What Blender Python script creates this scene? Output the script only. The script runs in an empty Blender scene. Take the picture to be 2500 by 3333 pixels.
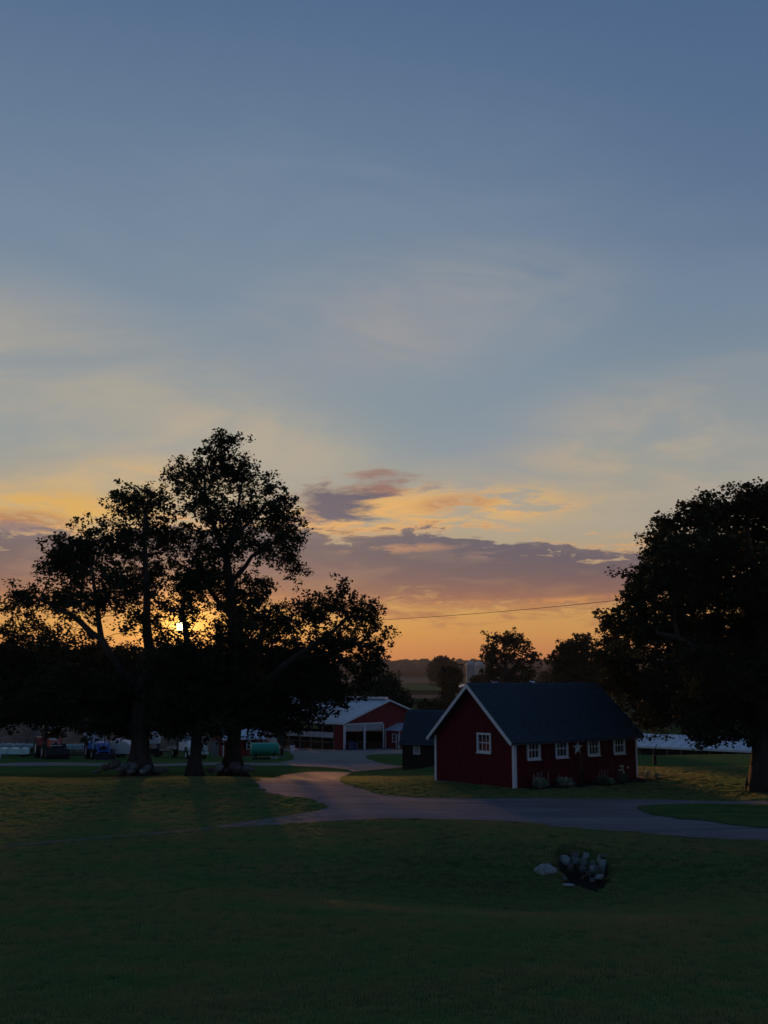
import bpy, bmesh, math, random
import numpy as np
from mathutils import Vector, Matrix, noise, geometry
random.seed(7); RNG = np.random.default_rng(7)
SC = bpy.context.scene
COL = SC.collection
R = math.radians
# ------------------------------------------------------------------ camera, sky, sun
F = 3450.0                       # focal length in photo pixels (2500 x 3333)
PITCH = math.atan(541.5 / F)
CZ = 5.45
cd = bpy.data.cameras.new('camera'); cam = bpy.data.objects.new('camera', cd); COL.objects.link(cam)
cam.location = (0, 0, CZ); cam.rotation_euler = (R(90) + PITCH, 0, 0)
cd.sensor_fit = 'VERTICAL'; cd.sensor_height = 36; cd.lens = F / 3333 * 36
cd.clip_end = 9000; cd.clip_start = .1
SC.camera = cam
SC.render.resolution_x = 768; SC.render.resolution_y = 1024
SC.render.engine = 'CYCLES'
SC.view_settings.view_transform = 'Standard'; SC.view_settings.look = 'None'
SC.view_settings.gamma = 1; SC.view_settings.use_curve_mapping = False
SKY_K = 1.1                     # sky and exposure: 1 / SKY_K brings the dusk sky back to its level in the photo
SC.view_settings.exposure = -0.20
SUN_AZ, SUN_EL = -10.75, 2.72    # degrees, azimuth from the view axis
sun_dir = Vector((math.sin(R(SUN_AZ)) * math.cos(R(SUN_EL)), math.cos(R(SUN_AZ)) * math.cos(R(SUN_EL)), math.sin(R(SUN_EL))))
sl = bpy.data.lights.new('sun', 'SUN'); sl.energy = 5.0; sl.angle = R(1.0); sl.color = (1.0, .44, .17)
so = bpy.data.objects.new('sun', sl); COL.objects.link(so)
so.rotation_euler = (-sun_dir).to_track_quat('-Z', 'Y').to_euler(); so.location = (0, 0, 60)
SC.cycles.max_bounces = 6; SC.cycles.transparent_max_bounces = 8; SC.cycles.sample_clamp_indirect = 4

def lin(r, g, b):
    f = lambda c: (c / 255) / 12.92 if c / 255 <= .04045 else ((c / 255 + .055) / 1.055) ** 2.4
    return (f(r), f(g), f(b), 1)

def ray(px, py):                 # direction of the photo pixel in the world
    dx, dy = (px - 1250) / F, (1666.5 - py) / F
    return Vector((dx, math.cos(PITCH) - dy * math.sin(PITCH), math.sin(PITCH) + dy * math.cos(PITCH)))
def P(px, py, Y):
    d = ray(px, py); t = Y / d.y
    return Vector((d.x * t, Y, CZ + d.z * t))
def azel(px, py):
    d = ray(px, py).normalized()
    return math.degrees(math.atan2(d.x, d.y)), math.degrees(math.asin(d.z))

class E:                          # tiny expression builder for shader math
    tree = None
    def __init__(s, sock): s.s = sock
    @staticmethod
    def op(o, *a, clamp=False):
        n = E.tree.nodes.new('ShaderNodeMath'); n.operation = o; n.use_clamp = clamp
        for i, v in enumerate(a):
            if isinstance(v, E): E.tree.links.new(v.s, n.inputs[i])
            else: n.inputs[i].default_value = v
        return E(n.outputs[0])
    def __add__(s, o): return E.op('ADD', s, o)
    __radd__ = __add__
    def __sub__(s, o): return E.op('SUBTRACT', s, o)
    def __rsub__(s, o): return E.op('SUBTRACT', o, s)
    def __mul__(s, o): return E.op('MULTIPLY', s, o)
    __rmul__ = __mul__
    def __truediv__(s, o): return E.op('DIVIDE', s, o)
def smooth(v, a, b):
    n = E.tree.nodes.new('ShaderNodeMapRange'); n.interpolation_type = 'SMOOTHSTEP'
    E.tree.links.new(v.s, n.inputs['Value']); n.inputs['From Min'].default_value = a; n.inputs['From Max'].default_value = b
    return E(n.outputs['Result'])
def comb(x, y, z):
    n = E.tree.nodes.new('ShaderNodeCombineXYZ')
    for i, v in enumerate((x, y, z)):
        if isinstance(v, E): E.tree.links.new(v.s, n.inputs[i])
        else: n.inputs[i].default_value = v
    return E(n.outputs[0])
def nz(vec, scale, detail=5, rough=.55, dist=0, lac=2.0):
    n = E.tree.nodes.new('ShaderNodeTexNoise'); E.tree.links.new(vec.s, n.inputs['Vector'])
    n.inputs['Scale'].default_value = scale; n.inputs['Detail'].default_value = detail
    n.inputs['Roughness'].default_value = rough; n.inputs['Distortion'].default_value = dist
    n.inputs['Lacunarity'].default_value = lac
    return E(n.outputs[0])
def mixc(f, a, b, mode='MIX'):
    n = E.tree.nodes.new('ShaderNodeMix'); n.data_type = 'RGBA'; n.blend_type = mode; n.clamp_factor = True
    for v, k in ((f, 0), (a, 6), (b, 7)):
        if isinstance(v, E): E.tree.links.new(v.s, n.inputs[k])
        else: n.inputs[k].default_value = v
    return E(n.outputs[2])
def ramp(f, stops):
    n = E.tree.nodes.new('ShaderNodeValToRGB'); E.tree.links.new(f.s, n.inputs[0])
    cr = n.color_ramp; cr.interpolation = 'EASE' if False else 'LINEAR'
    while len(cr.elements) > 1: cr.elements.remove(cr.elements[-1])
    cr.elements[0].position = stops[0][0]; cr.elements[0].color = stops[0][1]
    for p, c in stops[1:]:
        e = cr.elements.new(p); e.color = c
    return E(n.outputs[0])

W = bpy.data.worlds.new('World'); SC.world = W; W.use_nodes = True
nt = W.node_tree; nt.nodes.clear(); E.tree = nt
out = nt.nodes.new('ShaderNodeOutputWorld'); bg = nt.nodes.new('ShaderNodeBackground')
nt.links.new(bg.outputs[0], out.inputs[0])
tc = nt.nodes.new('ShaderNodeTexCoord'); sp = nt.nodes.new('ShaderNodeSeparateXYZ')
nt.links.new(tc.outputs['Generated'], sp.inputs[0])
DX, DY, DZ = (E(sp.outputs[i]) for i in range(3))
el = E.op('ARCSINE', DZ) * 57.2958
az = E.op('ARCTAN2', DX, DY) * 57.2958
def at_y(py): return azel(1250, py)[1]
def S(py, *c): return (min(max((at_y(py) + 2) / 92, 0), 1), lin(*c))
e01 = (el + 2) / 92
sky_f = ramp(e01, [(0, lin(146, 90, 70)), S(2175, 168, 104, 72), S(2120, 190, 120, 72), S(2060, 200, 142, 74), S(1990, 200, 150, 86), S(1900, 190, 148, 106),
                   S(1750, 170, 156, 132), S(1600, 150, 154, 148), S(1450, 138, 152, 157), S(1250, 131, 148, 159), S(1000, 120, 140, 160),
                   S(750, 110, 132, 156), S(500, 101, 125, 152), S(250, 91, 117, 147), S(0, 80, 107, 142), (.6, lin(52, 76, 112)), (1, lin(40, 60, 94))])
sky_b = ramp(e01, [(0, lin(70, 80, 94)), (.06, lin(86, 92, 114)), (.14, lin(92, 108, 132)), (.35, lin(76, 100, 130)), (.6, lin(54, 78, 112)), (1, lin(40, 60, 94))])
cosaz = DX * sun_dir.x + DY * sun_dir.y
sky = mixc(smooth(cosaz, .75, -.4), sky_f, sky_b)
# right of the frame the high sky is a little deeper blue
sky = mixc(smooth(az, -8, 26) * smooth(el, 8, 30) * .55, sky, lin(62, 92, 134))
vx = comb(DX * 1.0, DY * 1.0, DZ * 3.2)
vf = comb(DX * 1.0, DY * 1.0, DZ * 4.4)
n_big = nz(vx, 5.0, 4, .5, .4) - .5
n_mid = nz(vf, 13.0, 8, .62, .5) - .5
n_fine = nz(vf, 30.0, 6, .62, .9) - .5
n_wisp = nz(comb(DX * 1.2 + DZ * 2.2, DY * .6, DZ * 4.6 - DX * 1.2), 3.4, 7, .58, .9) - .5
n_wisp2 = nz(comb(DX * 1.2 - DZ * 1.6, DY * .6, DZ * 4.6 + DX * 1.0), 3.7, 7, .58, .9) - .5
n_slant = nz(comb(DX + DZ * 1.1, DY, DZ * 4.5 - DX * .9), 7.0, 5, .55, .5) - .5
def ell(px, py, rx, ry, w=0.0, tilt=0.0, soft=(1.15, .35)):     # soft elliptical patch of sky, centre and radii given in photo pixels
    a0, e0 = azel(px, py); k = math.degrees(1 / F)
    ca, sa = math.cos(R(tilt)), math.sin(R(tilt))
    u = (az - a0); v = (el - e0)
    uu = (u * ca + v * sa) / (rx * k); vv = (v * ca - u * sa) / (ry * k)
    r = E.op('SQRT', uu * uu + vv * vv)
    if w: r = r + (n_mid * 1.6 + n_fine * .6) * w
    return smooth(r, soft[0], soft[1])
# high thin veils
veil = lin(172, 164, 148)
def veil_mix(sky, px, py, rx, ry, tilt, amt, colr, w=.5):
    m = ell(px, py, rx, ry, 0, tilt, (1.2, .25))
    wn = n_wisp if tilt < 0 else n_wisp2
    tex = smooth(n_big * .8 + wn * 1.5 + n_mid * .25, -.30, .30)
    return mixc(m * (tex * .8 + .2) * amt, sky, colr)
sky = veil_mix(sky, 300, 1330, 1050, 360, -14, 1.0, lin(168, 163, 151))
sky = veil_mix(sky, 900, 780, 1300, 420, 8, .30, lin(128, 146, 162))
sky = veil_mix(sky, 2100, 900, 900, 300, -10, .25, lin(122, 142, 160))
sky = veil_mix(sky, 760, 1420, 620, 130, -8, .55, lin(184, 170, 146))
sky = veil_mix(sky, 1350, 1040, 760, 250, 6, .85, lin(153, 154, 156))
sky = veil_mix(sky, 2150, 1480, 900, 300, 9, 1.0, lin(174, 164, 151))
sky = veil_mix(sky, 1750, 1590, 560, 150, 6, .8, lin(196, 172, 134))
sky = veil_mix(sky, 250, 1620, 620, 150, 4, .95, lin(216, 176, 108))
sky = mixc(ell(1150, 1250, 900, 150, 0, -24, (1.2, .1)) * .18, sky, lin(118, 140, 162))
# the gap of clearer sky right of the centre
sky = mixc(ell(1620, 1290, 330, 420, 0, -32, (1.3, .0)) * .5, sky, lin(124, 144, 163))
# golden broken cloud above the bank
def gate(lo, hi, f=1.0): return smooth(n_mid * f + n_fine * .55, lo, hi)
sky = mixc(ell(1420, 1660, 640, 95, .9, 3) * gate(-.10, .12) * .95, sky, lin(228, 178, 102))
sky = mixc(ell(1480, 1640, 200, 42, .8, 4) * gate(-.1, .14) * .8, sky, lin(176, 124, 100))
sky = mixc(ell(1090, 1700, 260, 60, .6, 0) * gate(-.2, .1) * .8, sky, lin(214, 164, 104))
sky = mixc(ell(1760, 1655, 160, 26, .8, 3) * gate(-.12, .12) * .6, sky, lin(222, 168, 112))
sky = mixc(ell(180, 1655, 330, 75, .6, 2) * gate(-.2, .1) * .85, sky, lin(218, 168, 86))
sky = mixc(ell(60, 1690, 190, 36, .7, 0) * gate(-.2, .05) * .9, sky, lin(166, 116, 88))
# long mauve cloud bank
nb = n_mid * 2.4 + n_fine * 1.5 + n_big * .5
a_r = azel(2060, 1790)[0]
top = at_y(1722) + smooth(az, azel(1500, 1700)[0], a_r) * (at_y(1800) - at_y(1722)) + smooth(az, azel(900, 1740)[0], azel(100, 1740)[0]) * (at_y(1752) - at_y(1722))
bank = smooth(top + nb * 1.5 - el, -.05, .36)
bot = smooth(el - at_y(1998) + nb * 1.8, -.35, .9)
side = smooth(az, 22.5, 12.0) * smooth(az, -75.0, -40.0)
bk = bank * bot * side
bank_col = ramp(smooth(el, at_y(2010), at_y(1725)), [(0, lin(156, 98, 78)), (.2, lin(122, 86, 86)), (.45, lin(96, 80, 94)), (.8, lin(82, 80, 99)), (1, lin(80, 83, 104))])
edge = smooth(top + nb * 1.5 - el, -.55, .05) * (1 - bank) * side
sky = mixc(edge * smooth(n_fine + n_mid, -.14, .08) * .8, sky, lin(216, 160, 106))
sky = mixc(bk * (.96 - .14 * smooth(n_mid + n_fine * .5, -.05, .2)), sky, bank_col)
sky = mixc(bk * ell(1300, 1785, 260, 22, .7, 2) * gate(0, .12) * .6, sky, lin(196, 140, 104))
sky = mixc(bk * ell(1660, 1805, 240, 18, .7, 1) * gate(0, .12) * .5, sky, lin(158, 118, 112))
# small dark clouds detached above the bank
m1 = ell(1085, 1632, 165, 62, 1.9, 4, (1.25, .45)); m2 = ell(1240, 1578, 140, 42, 2.0, 3, (1.3, .4)); m3 = ell(960, 1690, 110, 20, 1.6, 0)
glow1 = ell(1170, 1650, 300, 100, 1.8, 4, (1.2, .4))
sky = mixc(glow1 * gate(-.2, .1) * .75, sky, lin(224, 170, 104))
sky = mixc(m2 * .9, sky, lin(138, 100, 98)); sky = mixc(m3 * .7, sky, lin(140, 112, 112)); sky = mixc(m1 * .97, sky, lin(82, 86, 108))
sky = mixc(ell(60, 1715, 120, 24, .6, 0) * .8, sky, lin(116, 104, 116))
# fringe of fire-coloured cloud along the foot of the bank
sky = mixc(ell(1900, 1955, 520, 22, .9, 3) * gate(-.05, .12) * .75, sky, lin(212, 146, 80))
sky = mixc(ell(1460, 1965, 200, 14, .8, 2) * gate(-.05, .1) * .7, sky, lin(214, 150, 84))
# the sun and the glow round it
dot = DX * sun_dir.x + DY * sun_dir.y + DZ * sun_dir.z
ang = E.op('ARCCOSINE', E.op('MINIMUM', dot, .9999999)) * 57.2958
def addc(sky, f, c): return mixc(f, sky, c, 'ADD')
sky = addc(sky, E.op('EXPONENT', (ang * ang) * (-1 / 40.0)) * smooth(el, 7.5, 2) * .16, (.9, .42, .06, 1))
sky = addc(sky, E.op('EXPONENT', (ang * ang) * (-1 / 3.0)) * .75, (1.5, .66, .10, 1))
sky = addc(sky, E.op('EXPONENT', (ang * ang) * (-1 / .2)), (3.0, 1.6, .4, 1))
sky = addc(sky, smooth(ang, .30, .12), (22, 16, 8, 1))
# physical twilight sky mixed in (same sun)
ns = nt.nodes.new('ShaderNodeTexSky'); ns.sky_type = 'NISHITA'; ns.sun_disc = False
ns.sun_elevation = R(SUN_EL); ns.sun_rotation = R(SUN_AZ); ns.altitude = 200; ns.air_density = 1; ns.dust_density = 1.2
vm = nt.nodes.new('ShaderNodeVectorMath'); vm.operation = 'SCALE'; nt.links.new(ns.outputs[0], vm.inputs[0]); vm.inputs['Scale'].default_value = .006
sky = mixc(1.0, sky, E(vm.outputs[0]), 'ADD')
nt.links.new(sky.s, bg.inputs['Color']); bg.inputs['Strength'].default_value = SKY_K
W.cycles.sampling_method = 'MANUAL'; W.cycles.sample_map_resolution = 1024

# ------------------------------------------------------------------ helpers for things
def tag(o, label=None, cat=None, group=None, kind=None):
    for k, v in (('label', label), ('category', cat), ('group', group), ('kind', kind)):
        if v: o[k] = v
    return o
def thing(name, label, cat, loc=(0, 0, 0), rz=0, group=None):
    o = bpy.data.objects.new(name, None); COL.objects.link(o); o.empty_display_size = .3
    o.location = loc; o.rotation_euler = (0, 0, rz)
    return tag(o, label, cat, group)
def link(name, me, parent=None):
    o = bpy.data.objects.new(name, me); COL.objects.link(o)
    if parent: o.parent = parent
    return o
MATS = {}
def mat(name, color, rough=.8, var=.25, scale=3.0, bump=0.0, bscale=20.0, spec=.3, metal=0.0, color2=None, stretch=(1, 1, 1), transl=0, coord='Object', alpha=None):
    if name in MATS: return MATS[name]
    m = bpy.data.materials.new(name); m.use_nodes = True; MATS[name] = m
    t = m.node_tree; t.nodes.clear(); E.tree = t
    o = t.nodes.new('ShaderNodeOutputMaterial'); b = t.nodes.new('ShaderNodeBsdfPrincipled')
    c = t.nodes.new('ShaderNodeTexCoord'); mp = t.nodes.new('ShaderNodeMapping'); mp.inputs['Scale'].default_value = stretch
    t.links.new(t.nodes.new('ShaderNodeNewGeometry').outputs['Position'] if coord == 'World' else c.outputs[coord], mp.inputs[0]); v = E(mp.outputs[0])
    n = nz(v, scale, 6, .6); n2 = nz(v, scale * 5.3, 4, .6)
    f = smooth(n * .7 + n2 * .3, .35, .65)
    ca = (*color[:3], 1); cb = (*(color2 or [x * (1 - var) for x in color[:3]])[:3], 1)
    cc = mixc(f, cb, ca); t.links.new(cc.s, b.inputs['Base Color'])
    b.inputs['Roughness'].default_value = rough; b.inputs['Specular IOR Level'].default_value = spec; b.inputs['Metallic'].default_value = metal
    if bump:
        bp = t.nodes.new('ShaderNodeBump'); bp.inputs['Strength'].default_value = min(1, bump); bp.inputs['Distance'].default_value = .02 * max(1, bump)
        t.links.new(nz(v, bscale, 5, .65).s, bp.inputs['Height']); t.links.new(bp.outputs[0], b.inputs['Normal'])
    if transl:
        tr = t.nodes.new('ShaderNodeBsdfTranslucent'); t.links.new(cc.s, tr.inputs[0])
        ms = t.nodes.new('ShaderNodeMixShader'); ms.inputs[0].default_value = transl
        t.links.new(b.outputs[0], ms.inputs[1]); t.links.new(tr.outputs[0], ms.inputs[2]); t.links.new(ms.outputs[0], o.inputs[0])
    else: t.links.new(b.outputs[0], o.inputs[0])
    return m
def glass_mat(name, tint=(.6, .65, .7), rough=.05):
    if name in MATS: return MATS[name]
    m = bpy.data.materials.new(name); m.use_nodes = True; MATS[name] = m
    t = m.node_tree; t.nodes.clear(); E.tree = t
    o = t.nodes.new('ShaderNodeOutputMaterial'); tr = t.nodes.new('ShaderNodeBsdfTransparent'); g = t.nodes.new('ShaderNodeBsdfGlossy')
    tr.inputs[0].default_value = (*tint, 1); g.inputs['Roughness'].default_value = rough; g.inputs[0].default_value = (.9, .9, .9, 1)
    lw = t.nodes.new('ShaderNodeLayerWeight'); fx = E.op('POWER', E(lw.outputs['Facing']), 5.0) * .9 + .05
    ms = t.nodes.new('ShaderNodeMixShader'); t.links.new(fx.s, ms.inputs[0]); t.links.new(tr.outputs[0], ms.inputs[1]); t.links.new(g.outputs[0], ms.inputs[2])
    t.links.new(ms.outputs[0], o.inputs[0]); return m

class MB:
    def __init__(s): s.v = []; s.f = []
    def add(s, vs, fs, M=None):
        k = len(s.v)
        s.v += [tuple(M @ Vector(v)) if M else tuple(v) for v in vs]; s.f += [tuple(k + i for i in f) for f in fs]; return s
    def box(s, x0, x1, y0, y1, z0, z1, M=None):
        return s.add([(x, y, z) for z in (z0, z1) for x, y in ((x0, y0), (x1, y0), (x1, y1), (x0, y1))],
                     [(3, 2, 1, 0), (4, 5, 6, 7), (0, 1, 5, 4), (1, 2, 6, 5), (2, 3, 7, 6), (3, 0, 4, 7)], M)
    def prism(s, poly, a, b, axis='y', M=None):     # poly in the plane across the axis; (x,z) for y, (y,z) for x, (x,y) for z
        def c(p, h): return {'y': (p[0], h, p[1]), 'x': (h, p[0], p[1]), 'z': (p[0], p[1], h)}[axis]
        n = len(poly); vs = [c(p, a) for p in poly] + [c(p, b) for p in poly]
        fs = [tuple(range(n))[::-1], tuple(range(n, 2 * n))] + [(i, (i + 1) % n, n + (i + 1) % n, n + i) for i in range(n)]
        return s.add(vs, fs, M)
    def tube(s, pts, rad, n=8, caps=True):
        pts = [Vector(p) for p in pts]; rs = rad if hasattr(rad, '__len__') else [rad] * len(pts)
        k = len(s.v); up = None
        for i, p in enumerate(pts):
            d = (pts[min(i + 1, len(pts) - 1)] - pts[max(i - 1, 0)]).normalized()
            if up is None: up = d.orthogonal().normalized()
            up = (up - d * up.dot(d)); up = up.normalized() if up.length > 1e-6 else d.orthogonal().normalized()
            w = d.cross(up)
            for j in range(n):
                a = 2 * math.pi * j / n; q = p + (up * math.cos(a) + w * math.sin(a)) * rs[i]; s.v.append(tuple(q))
        for i in range(len(pts) - 1):
            for j in range(n):
                s.f.append((k + i * n + j, k + i * n + (j + 1) % n, k + (i + 1) * n + (j + 1) % n, k + (i + 1) * n + j))
        if caps: s.f.append(tuple(k + j for j in range(n))[::-1]); s.f.append(tuple(k + (len(pts) - 1) * n + j for j in range(n)))
        return s
    def cyl(s, c, r, h, axis='z', n=16, r2=None):
        c = Vector(c); a = {'x': Vector((1, 0, 0)), 'y': Vector((0, 1, 0)), 'z': Vector((0, 0, 1))}[axis]
        return s.tube([c - a * h / 2, c + a * h / 2], [r, r if r2 is None else r2], n)
    def lathe(s, prof, axis='z', n=20, c=(0, 0, 0)):  # prof: (radius, height) along axis
        cx, cy, cz = c; k = len(s.v)
        for r, h in prof:
            for j in range(n):
                a = 2 * math.pi * j / n; u, w = r * math.cos(a), r * math.sin(a)
                s.v.append({'z': (cx + u, cy + w, cz + h), 'y': (cx + u, cy + h, cz + w), 'x': (cx + h, cy + u, cz + w)}[axis])
        for i in range(len(prof) - 1):
            for j in range(n): s.f.append((k + i * n + j, k + i * n + (j + 1) % n, k + (i + 1) * n + (j + 1) % n, k + (i + 1) * n + j))
        return s
    def mesh(s, name, m, smoothed=False):
        me = bpy.data.meshes.new(name); me.from_pydata(s.v, [], s.f); me.validate(); me.update()
        if m: me.materials.append(m)
        if smoothed: me.polygons.foreach_set('use_smooth', [True] * len(me.polygons))
        return me
    def build(s, name, m, parent=None, bevel=0, smoothed=False, recalc=True):
        me = s.mesh(name, m, smoothed)
        if recalc:
            bm = bmesh.new(); bm.from_mesh(me); bmesh.ops.recalc_face_normals(bm, faces=bm.faces); bm.to_mesh(me); bm.free()
        o = link(name, me, parent)
        if bevel:
            bv = o.modifiers.new('bevel', 'BEVEL'); bv.width = bevel; bv.segments = 2; bv.limit_method = 'ANGLE'; bv.angle_limit = R(35)
        return o
def np_mesh(name, V, Fq, m, smoothed=False):          # fast mesh from arrays; Fq (n,k)
    V = np.asarray(V, np.float32); Fq = np.asarray(Fq, np.int32); k = Fq.shape[1]
    me = bpy.data.meshes.new(name); me.vertices.add(len(V)); me.vertices.foreach_set('co', V.ravel())
    me.loops.add(Fq.size); me.loops.foreach_set('vertex_index', Fq.ravel())
    me.polygons.add(len(Fq)); me.polygons.foreach_set('loop_start', np.arange(0, Fq.size, k, dtype=np.int32))
    me.update(calc_edges=True)
    if smoothed: me.polygons.foreach_set('use_smooth', np.ones(len(Fq), bool))
    if m: me.materials.append(m)
    return me

# ------------------------------------------------------------------ terrain
def sst(a, b, x):
    t = np.clip((np.asarray(x, float) - a) / (b - a), 0, 1); return t * t * (3 - 2 * t)
KY = [-80, 0, 16, 30, 40, 56, 62, 70, 81, 97, 120, 140, 165, 200, 300, 450, 700, 1100, 1400, 1650, 1850, 2100, 4000]
KZ = [0.2, .1, 0, 0, 0, 0, -.25, -.8, -1.15, -1.6, -2.6, -3.75, -4.1, -4.1, -3.7, -2.7, -.2, 3.8, 7.6, 14, 21, 24, 24]
yy_ = np.linspace(-80, 4000, 8161); zz_ = np.interp(yy_, KY, KZ)
def _sm(z, w): k = np.hanning(w); k /= k.sum(); zp = np.pad(z, w // 2, mode='edge'); return np.convolve(zp, k, 'valid')[:len(z)]
zz_ = _sm(zz_, 17)
KZR = [0.2, .1, 0, 0, 0, 0, 0, 0, -.15, -1.5, -2.6, -3.75, -4.1, -4.1, -3.7, -2.7, -.2, 3.8, 7.6, 14, 21, 24, 24]
zzr_ = _sm(np.interp(yy_, KY, KZR), 15)
def h0(x, y):
    x = np.asarray(x, float); y = np.asarray(y, float)
    w = sst(1.0, 7.5, x - (y - 60) * .02)
    z = np.interp(y, yy_, zz_) * (1 - w) + np.interp(y, yy_, zzr_) * w
    far = sst(1200, 1900, y)
    z = z + far * (6 * np.sin(x / 310 + .6) + 3.5 * np.sin(x / 127 + 2) + .016 * x)
    # swale below the drive with the stone lined pit, gentle roll of the lawn
    z = z - .85 * np.exp(-((x - 4.4) / 7.5) ** 2 - ((y - 30.6) / np.where(y > 30.6, 2.9, 4.0)) ** 2)
    z = z + .10 * np.sin(x * .21 + 1) * np.exp(-((y - 24) / 14) ** 2) + .05 * np.sin(x * .5 + y * .31) * sst(200, 60, y)
    z = z + .22 * np.exp(-((x + 9) / 9) ** 2 - ((y - 57) / 5) ** 2)
    return z
PITX, PITY = 6.08, 33.8
def h(x, y):
    z = h0(x, y)
    r = np.sqrt(((x - PITX) / .92) ** 2 + ((y - PITY) / 1.9) ** 2)
    return z - .85 * (1 - sst(.62, 1.08, r))
def hz(x, y): return float(h(x, y))
def G(px, py, f=h):
    d = ray(px, py)
    if d.z >= -1e-4: d = Vector((d.x, d.y, -1e-4))
    t = 8.0; last = t
    while t < 3500:
        if CZ + d.z * t < float(f(d.x * t, d.y * t)): break
        last = t; t += max(.25, t * .01)
    a, b = last, t
    for _ in range(24):
        m = (a + b) / 2
        if CZ + d.z * m < float(f(d.x * m, d.y * m)): b = m
        else: a = m
    return Vector((d.x * b, d.y * b, float(f(d.x * b, d.y * b))))

def lines(segs):
    o = []
    for a, b, st in segs: o += list(np.arange(a, b, st))
    return np.array(o + [segs[-1][1]])
gx = lines([(-1400, -400, 50), (-400, -100, 12), (-100, -30, 2), (-30, 3.6, .6), (3.6, 7.9, .11), (7.9, 30, .6), (30, 100, 2), (100, 400, 12), (400, 1400, 50)])
gy = lines([(-70, 8, 3), (8, 31.3, .5), (31.3, 36.7, .11), (36.7, 130, .6), (130, 220, 2), (220, 700, 8), (700, 2600, 40)])
X, Y = np.meshgrid(gx, gy); Z = h(X, Y)
nx, ny = len(gx), len(gy)
V = np.stack([X.ravel(), Y.ravel(), Z.ravel()], 1)
i = (np.arange(ny - 1)[:, None] * nx + np.arange(nx - 1)[None]).ravel()
Fq = np.stack([i, i + 1, i + nx + 1, i + nx], 1)

def grass_ground_mat():
    m = bpy.data.materials.new('lawn_grass'); m.use_nodes = True; t = m.node_tree; t.nodes.clear(); E.tree = t
    o = t.nodes.new('ShaderNodeOutputMaterial'); b = t.nodes.new('ShaderNodeBsdfPrincipled')
    g = t.nodes.new('ShaderNodeNewGeometry'); s3 = t.nodes.new('ShaderNodeSeparateXYZ'); t.links.new(g.outputs['Position'], s3.inputs[0])
    x, y, z = (E(s3.outputs[k]) for k in range(3)); pos = E(g.outputs['Position'])
    big = nz(pos, .09, 5, .6, .5); mid = nz(comb(x * .6, y * 1.2, z), .55, 6, .65, .4); fin = nz(pos, 9.0, 5, .7); fin2 = nz(pos, 38.0, 3, .7)
    green = mixc(smooth(big + mid * .5, .55, .95), (.070, .150, .048, 1), (.108, .170, .056, 1))
    dry = mixc(smooth(mid * .6 + nz(pos, .22, 4, .6) * .6, .56, .80) * .45, green, (.100, .096, .044, 1))
    dry = mixc(smooth(nz(comb(x * .35, y, z), 1.1, 4, .5), .54, .70) * .35, dry, (.085, .095, .040, 1))
    # bank under the drive, worn and dry
    wb = smooth(y, 30.0, 33.0) * smooth(y, 41.0, 37.0) * smooth(x, -3.0, 4.0)
    dry = mixc(wb * smooth(mid, .35, .6) * .7, dry, (.082, .062, .036, 1))
    dry = mixc(smooth(nz(comb(x * .16, y * 1.1, z), 1.2, 6, .62, .3), .47, .66) * .5, dry, (.072, .088, .030, 1))
    dry = mixc(smooth(nz(comb(x * .22, y * 1.4, z + 7), .8, 5, .6, .3), .52, .68) * .5, dry, (.028, .040, .016, 1))
    st = E.op('SINE', (y * .95 + x * .12) * 6.283 / 1.9)
    dry = mixc(smooth(st + (mid - .5) * 5, -.3, .6) * smooth(y, 20, 26) * .16, dry, (.03, .055, .018, 1))
    # farmland beyond the yard
    fl = nz(comb(x * .01, y * .04, 0), 1.0, 3, .5)
    farc = mixc(smooth(fl, .35, .6), (.040, .080, .034, 1), (.052, .088, .040, 1))
    col = mixc(smooth(y, 150, 170), dry, farc)
    col = mixc(smooth(fin * .6 + fin2 * .4, .38, .62) * .45, col, mixc(1.0, col, (.45, .5, .45, 1), 'MULTIPLY'))
    t.links.new(col.s, b.inputs['Base Color']); b.inputs['Roughness'].default_value = 1; b.inputs['Specular IOR Level'].default_value = 0
    bp = t.nodes.new('ShaderNodeBump'); bp.inputs['Strength'].default_value = .9; bp.inputs['Distance'].default_value = .045
    t.links.new((fin * .7 + fin2 * .35 + nz(pos, 2.5, 4, .6) * .25).s, bp.inputs['Height']); t.links.new(bp.outputs[0], b.inputs['Normal'])
    t.links.new(b.outputs[0], o.inputs[0]); return m
LAWN = grass_ground_mat()
tag(link('ground', np_mesh('ground', V, Fq, LAWN, True)), kind='structure')

# flat sheets that follow the ground: outline in photo pixels (found on the ground) or in metres
def pip(poly, x, y):
    x = np.asarray(x); y = np.asarray(y); ins = np.zeros(x.shape, bool); n = len(poly)
    for a in range(n):
        x0, y0 = poly[a]; x1, y1 = poly[(a + 1) % n]
        if y0 == y1: continue
        c = ((y0 > y) != (y1 > y)) & (x < (x1 - x0) * (y - y0) / (y1 - y0) + x0); ins ^= c
    return ins
def outline(pix, step=.4, wob=.22):
    pts = [G(*p) for p in pix]; o = []
    n = len(pts)
    for a in range(n):
        p0, p1, p2, p3 = (pts[(a + k) % n] for k in (-1, 0, 1, 2)); L = (p2 - p1).length; k = max(1, int(L / step))
        for j in range(k):
            t = j / k; q = .5 * ((2 * p1) + (p2 - p0) * t + (2 * p0 - 5 * p1 + 4 * p2 - p3) * t * t + (3 * p1 - p0 - 3 * p2 + p3) * t ** 3)
            w = wob * (noise.noise(Vector((q.x * 1.3, q.y * 1.3, 3))) * 1.3 + noise.noise(Vector((q.x * .35, q.y * .35, 9))) * 1.5)
            o.append((q.x + w, q.y + w * .8))
    return o
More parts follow.
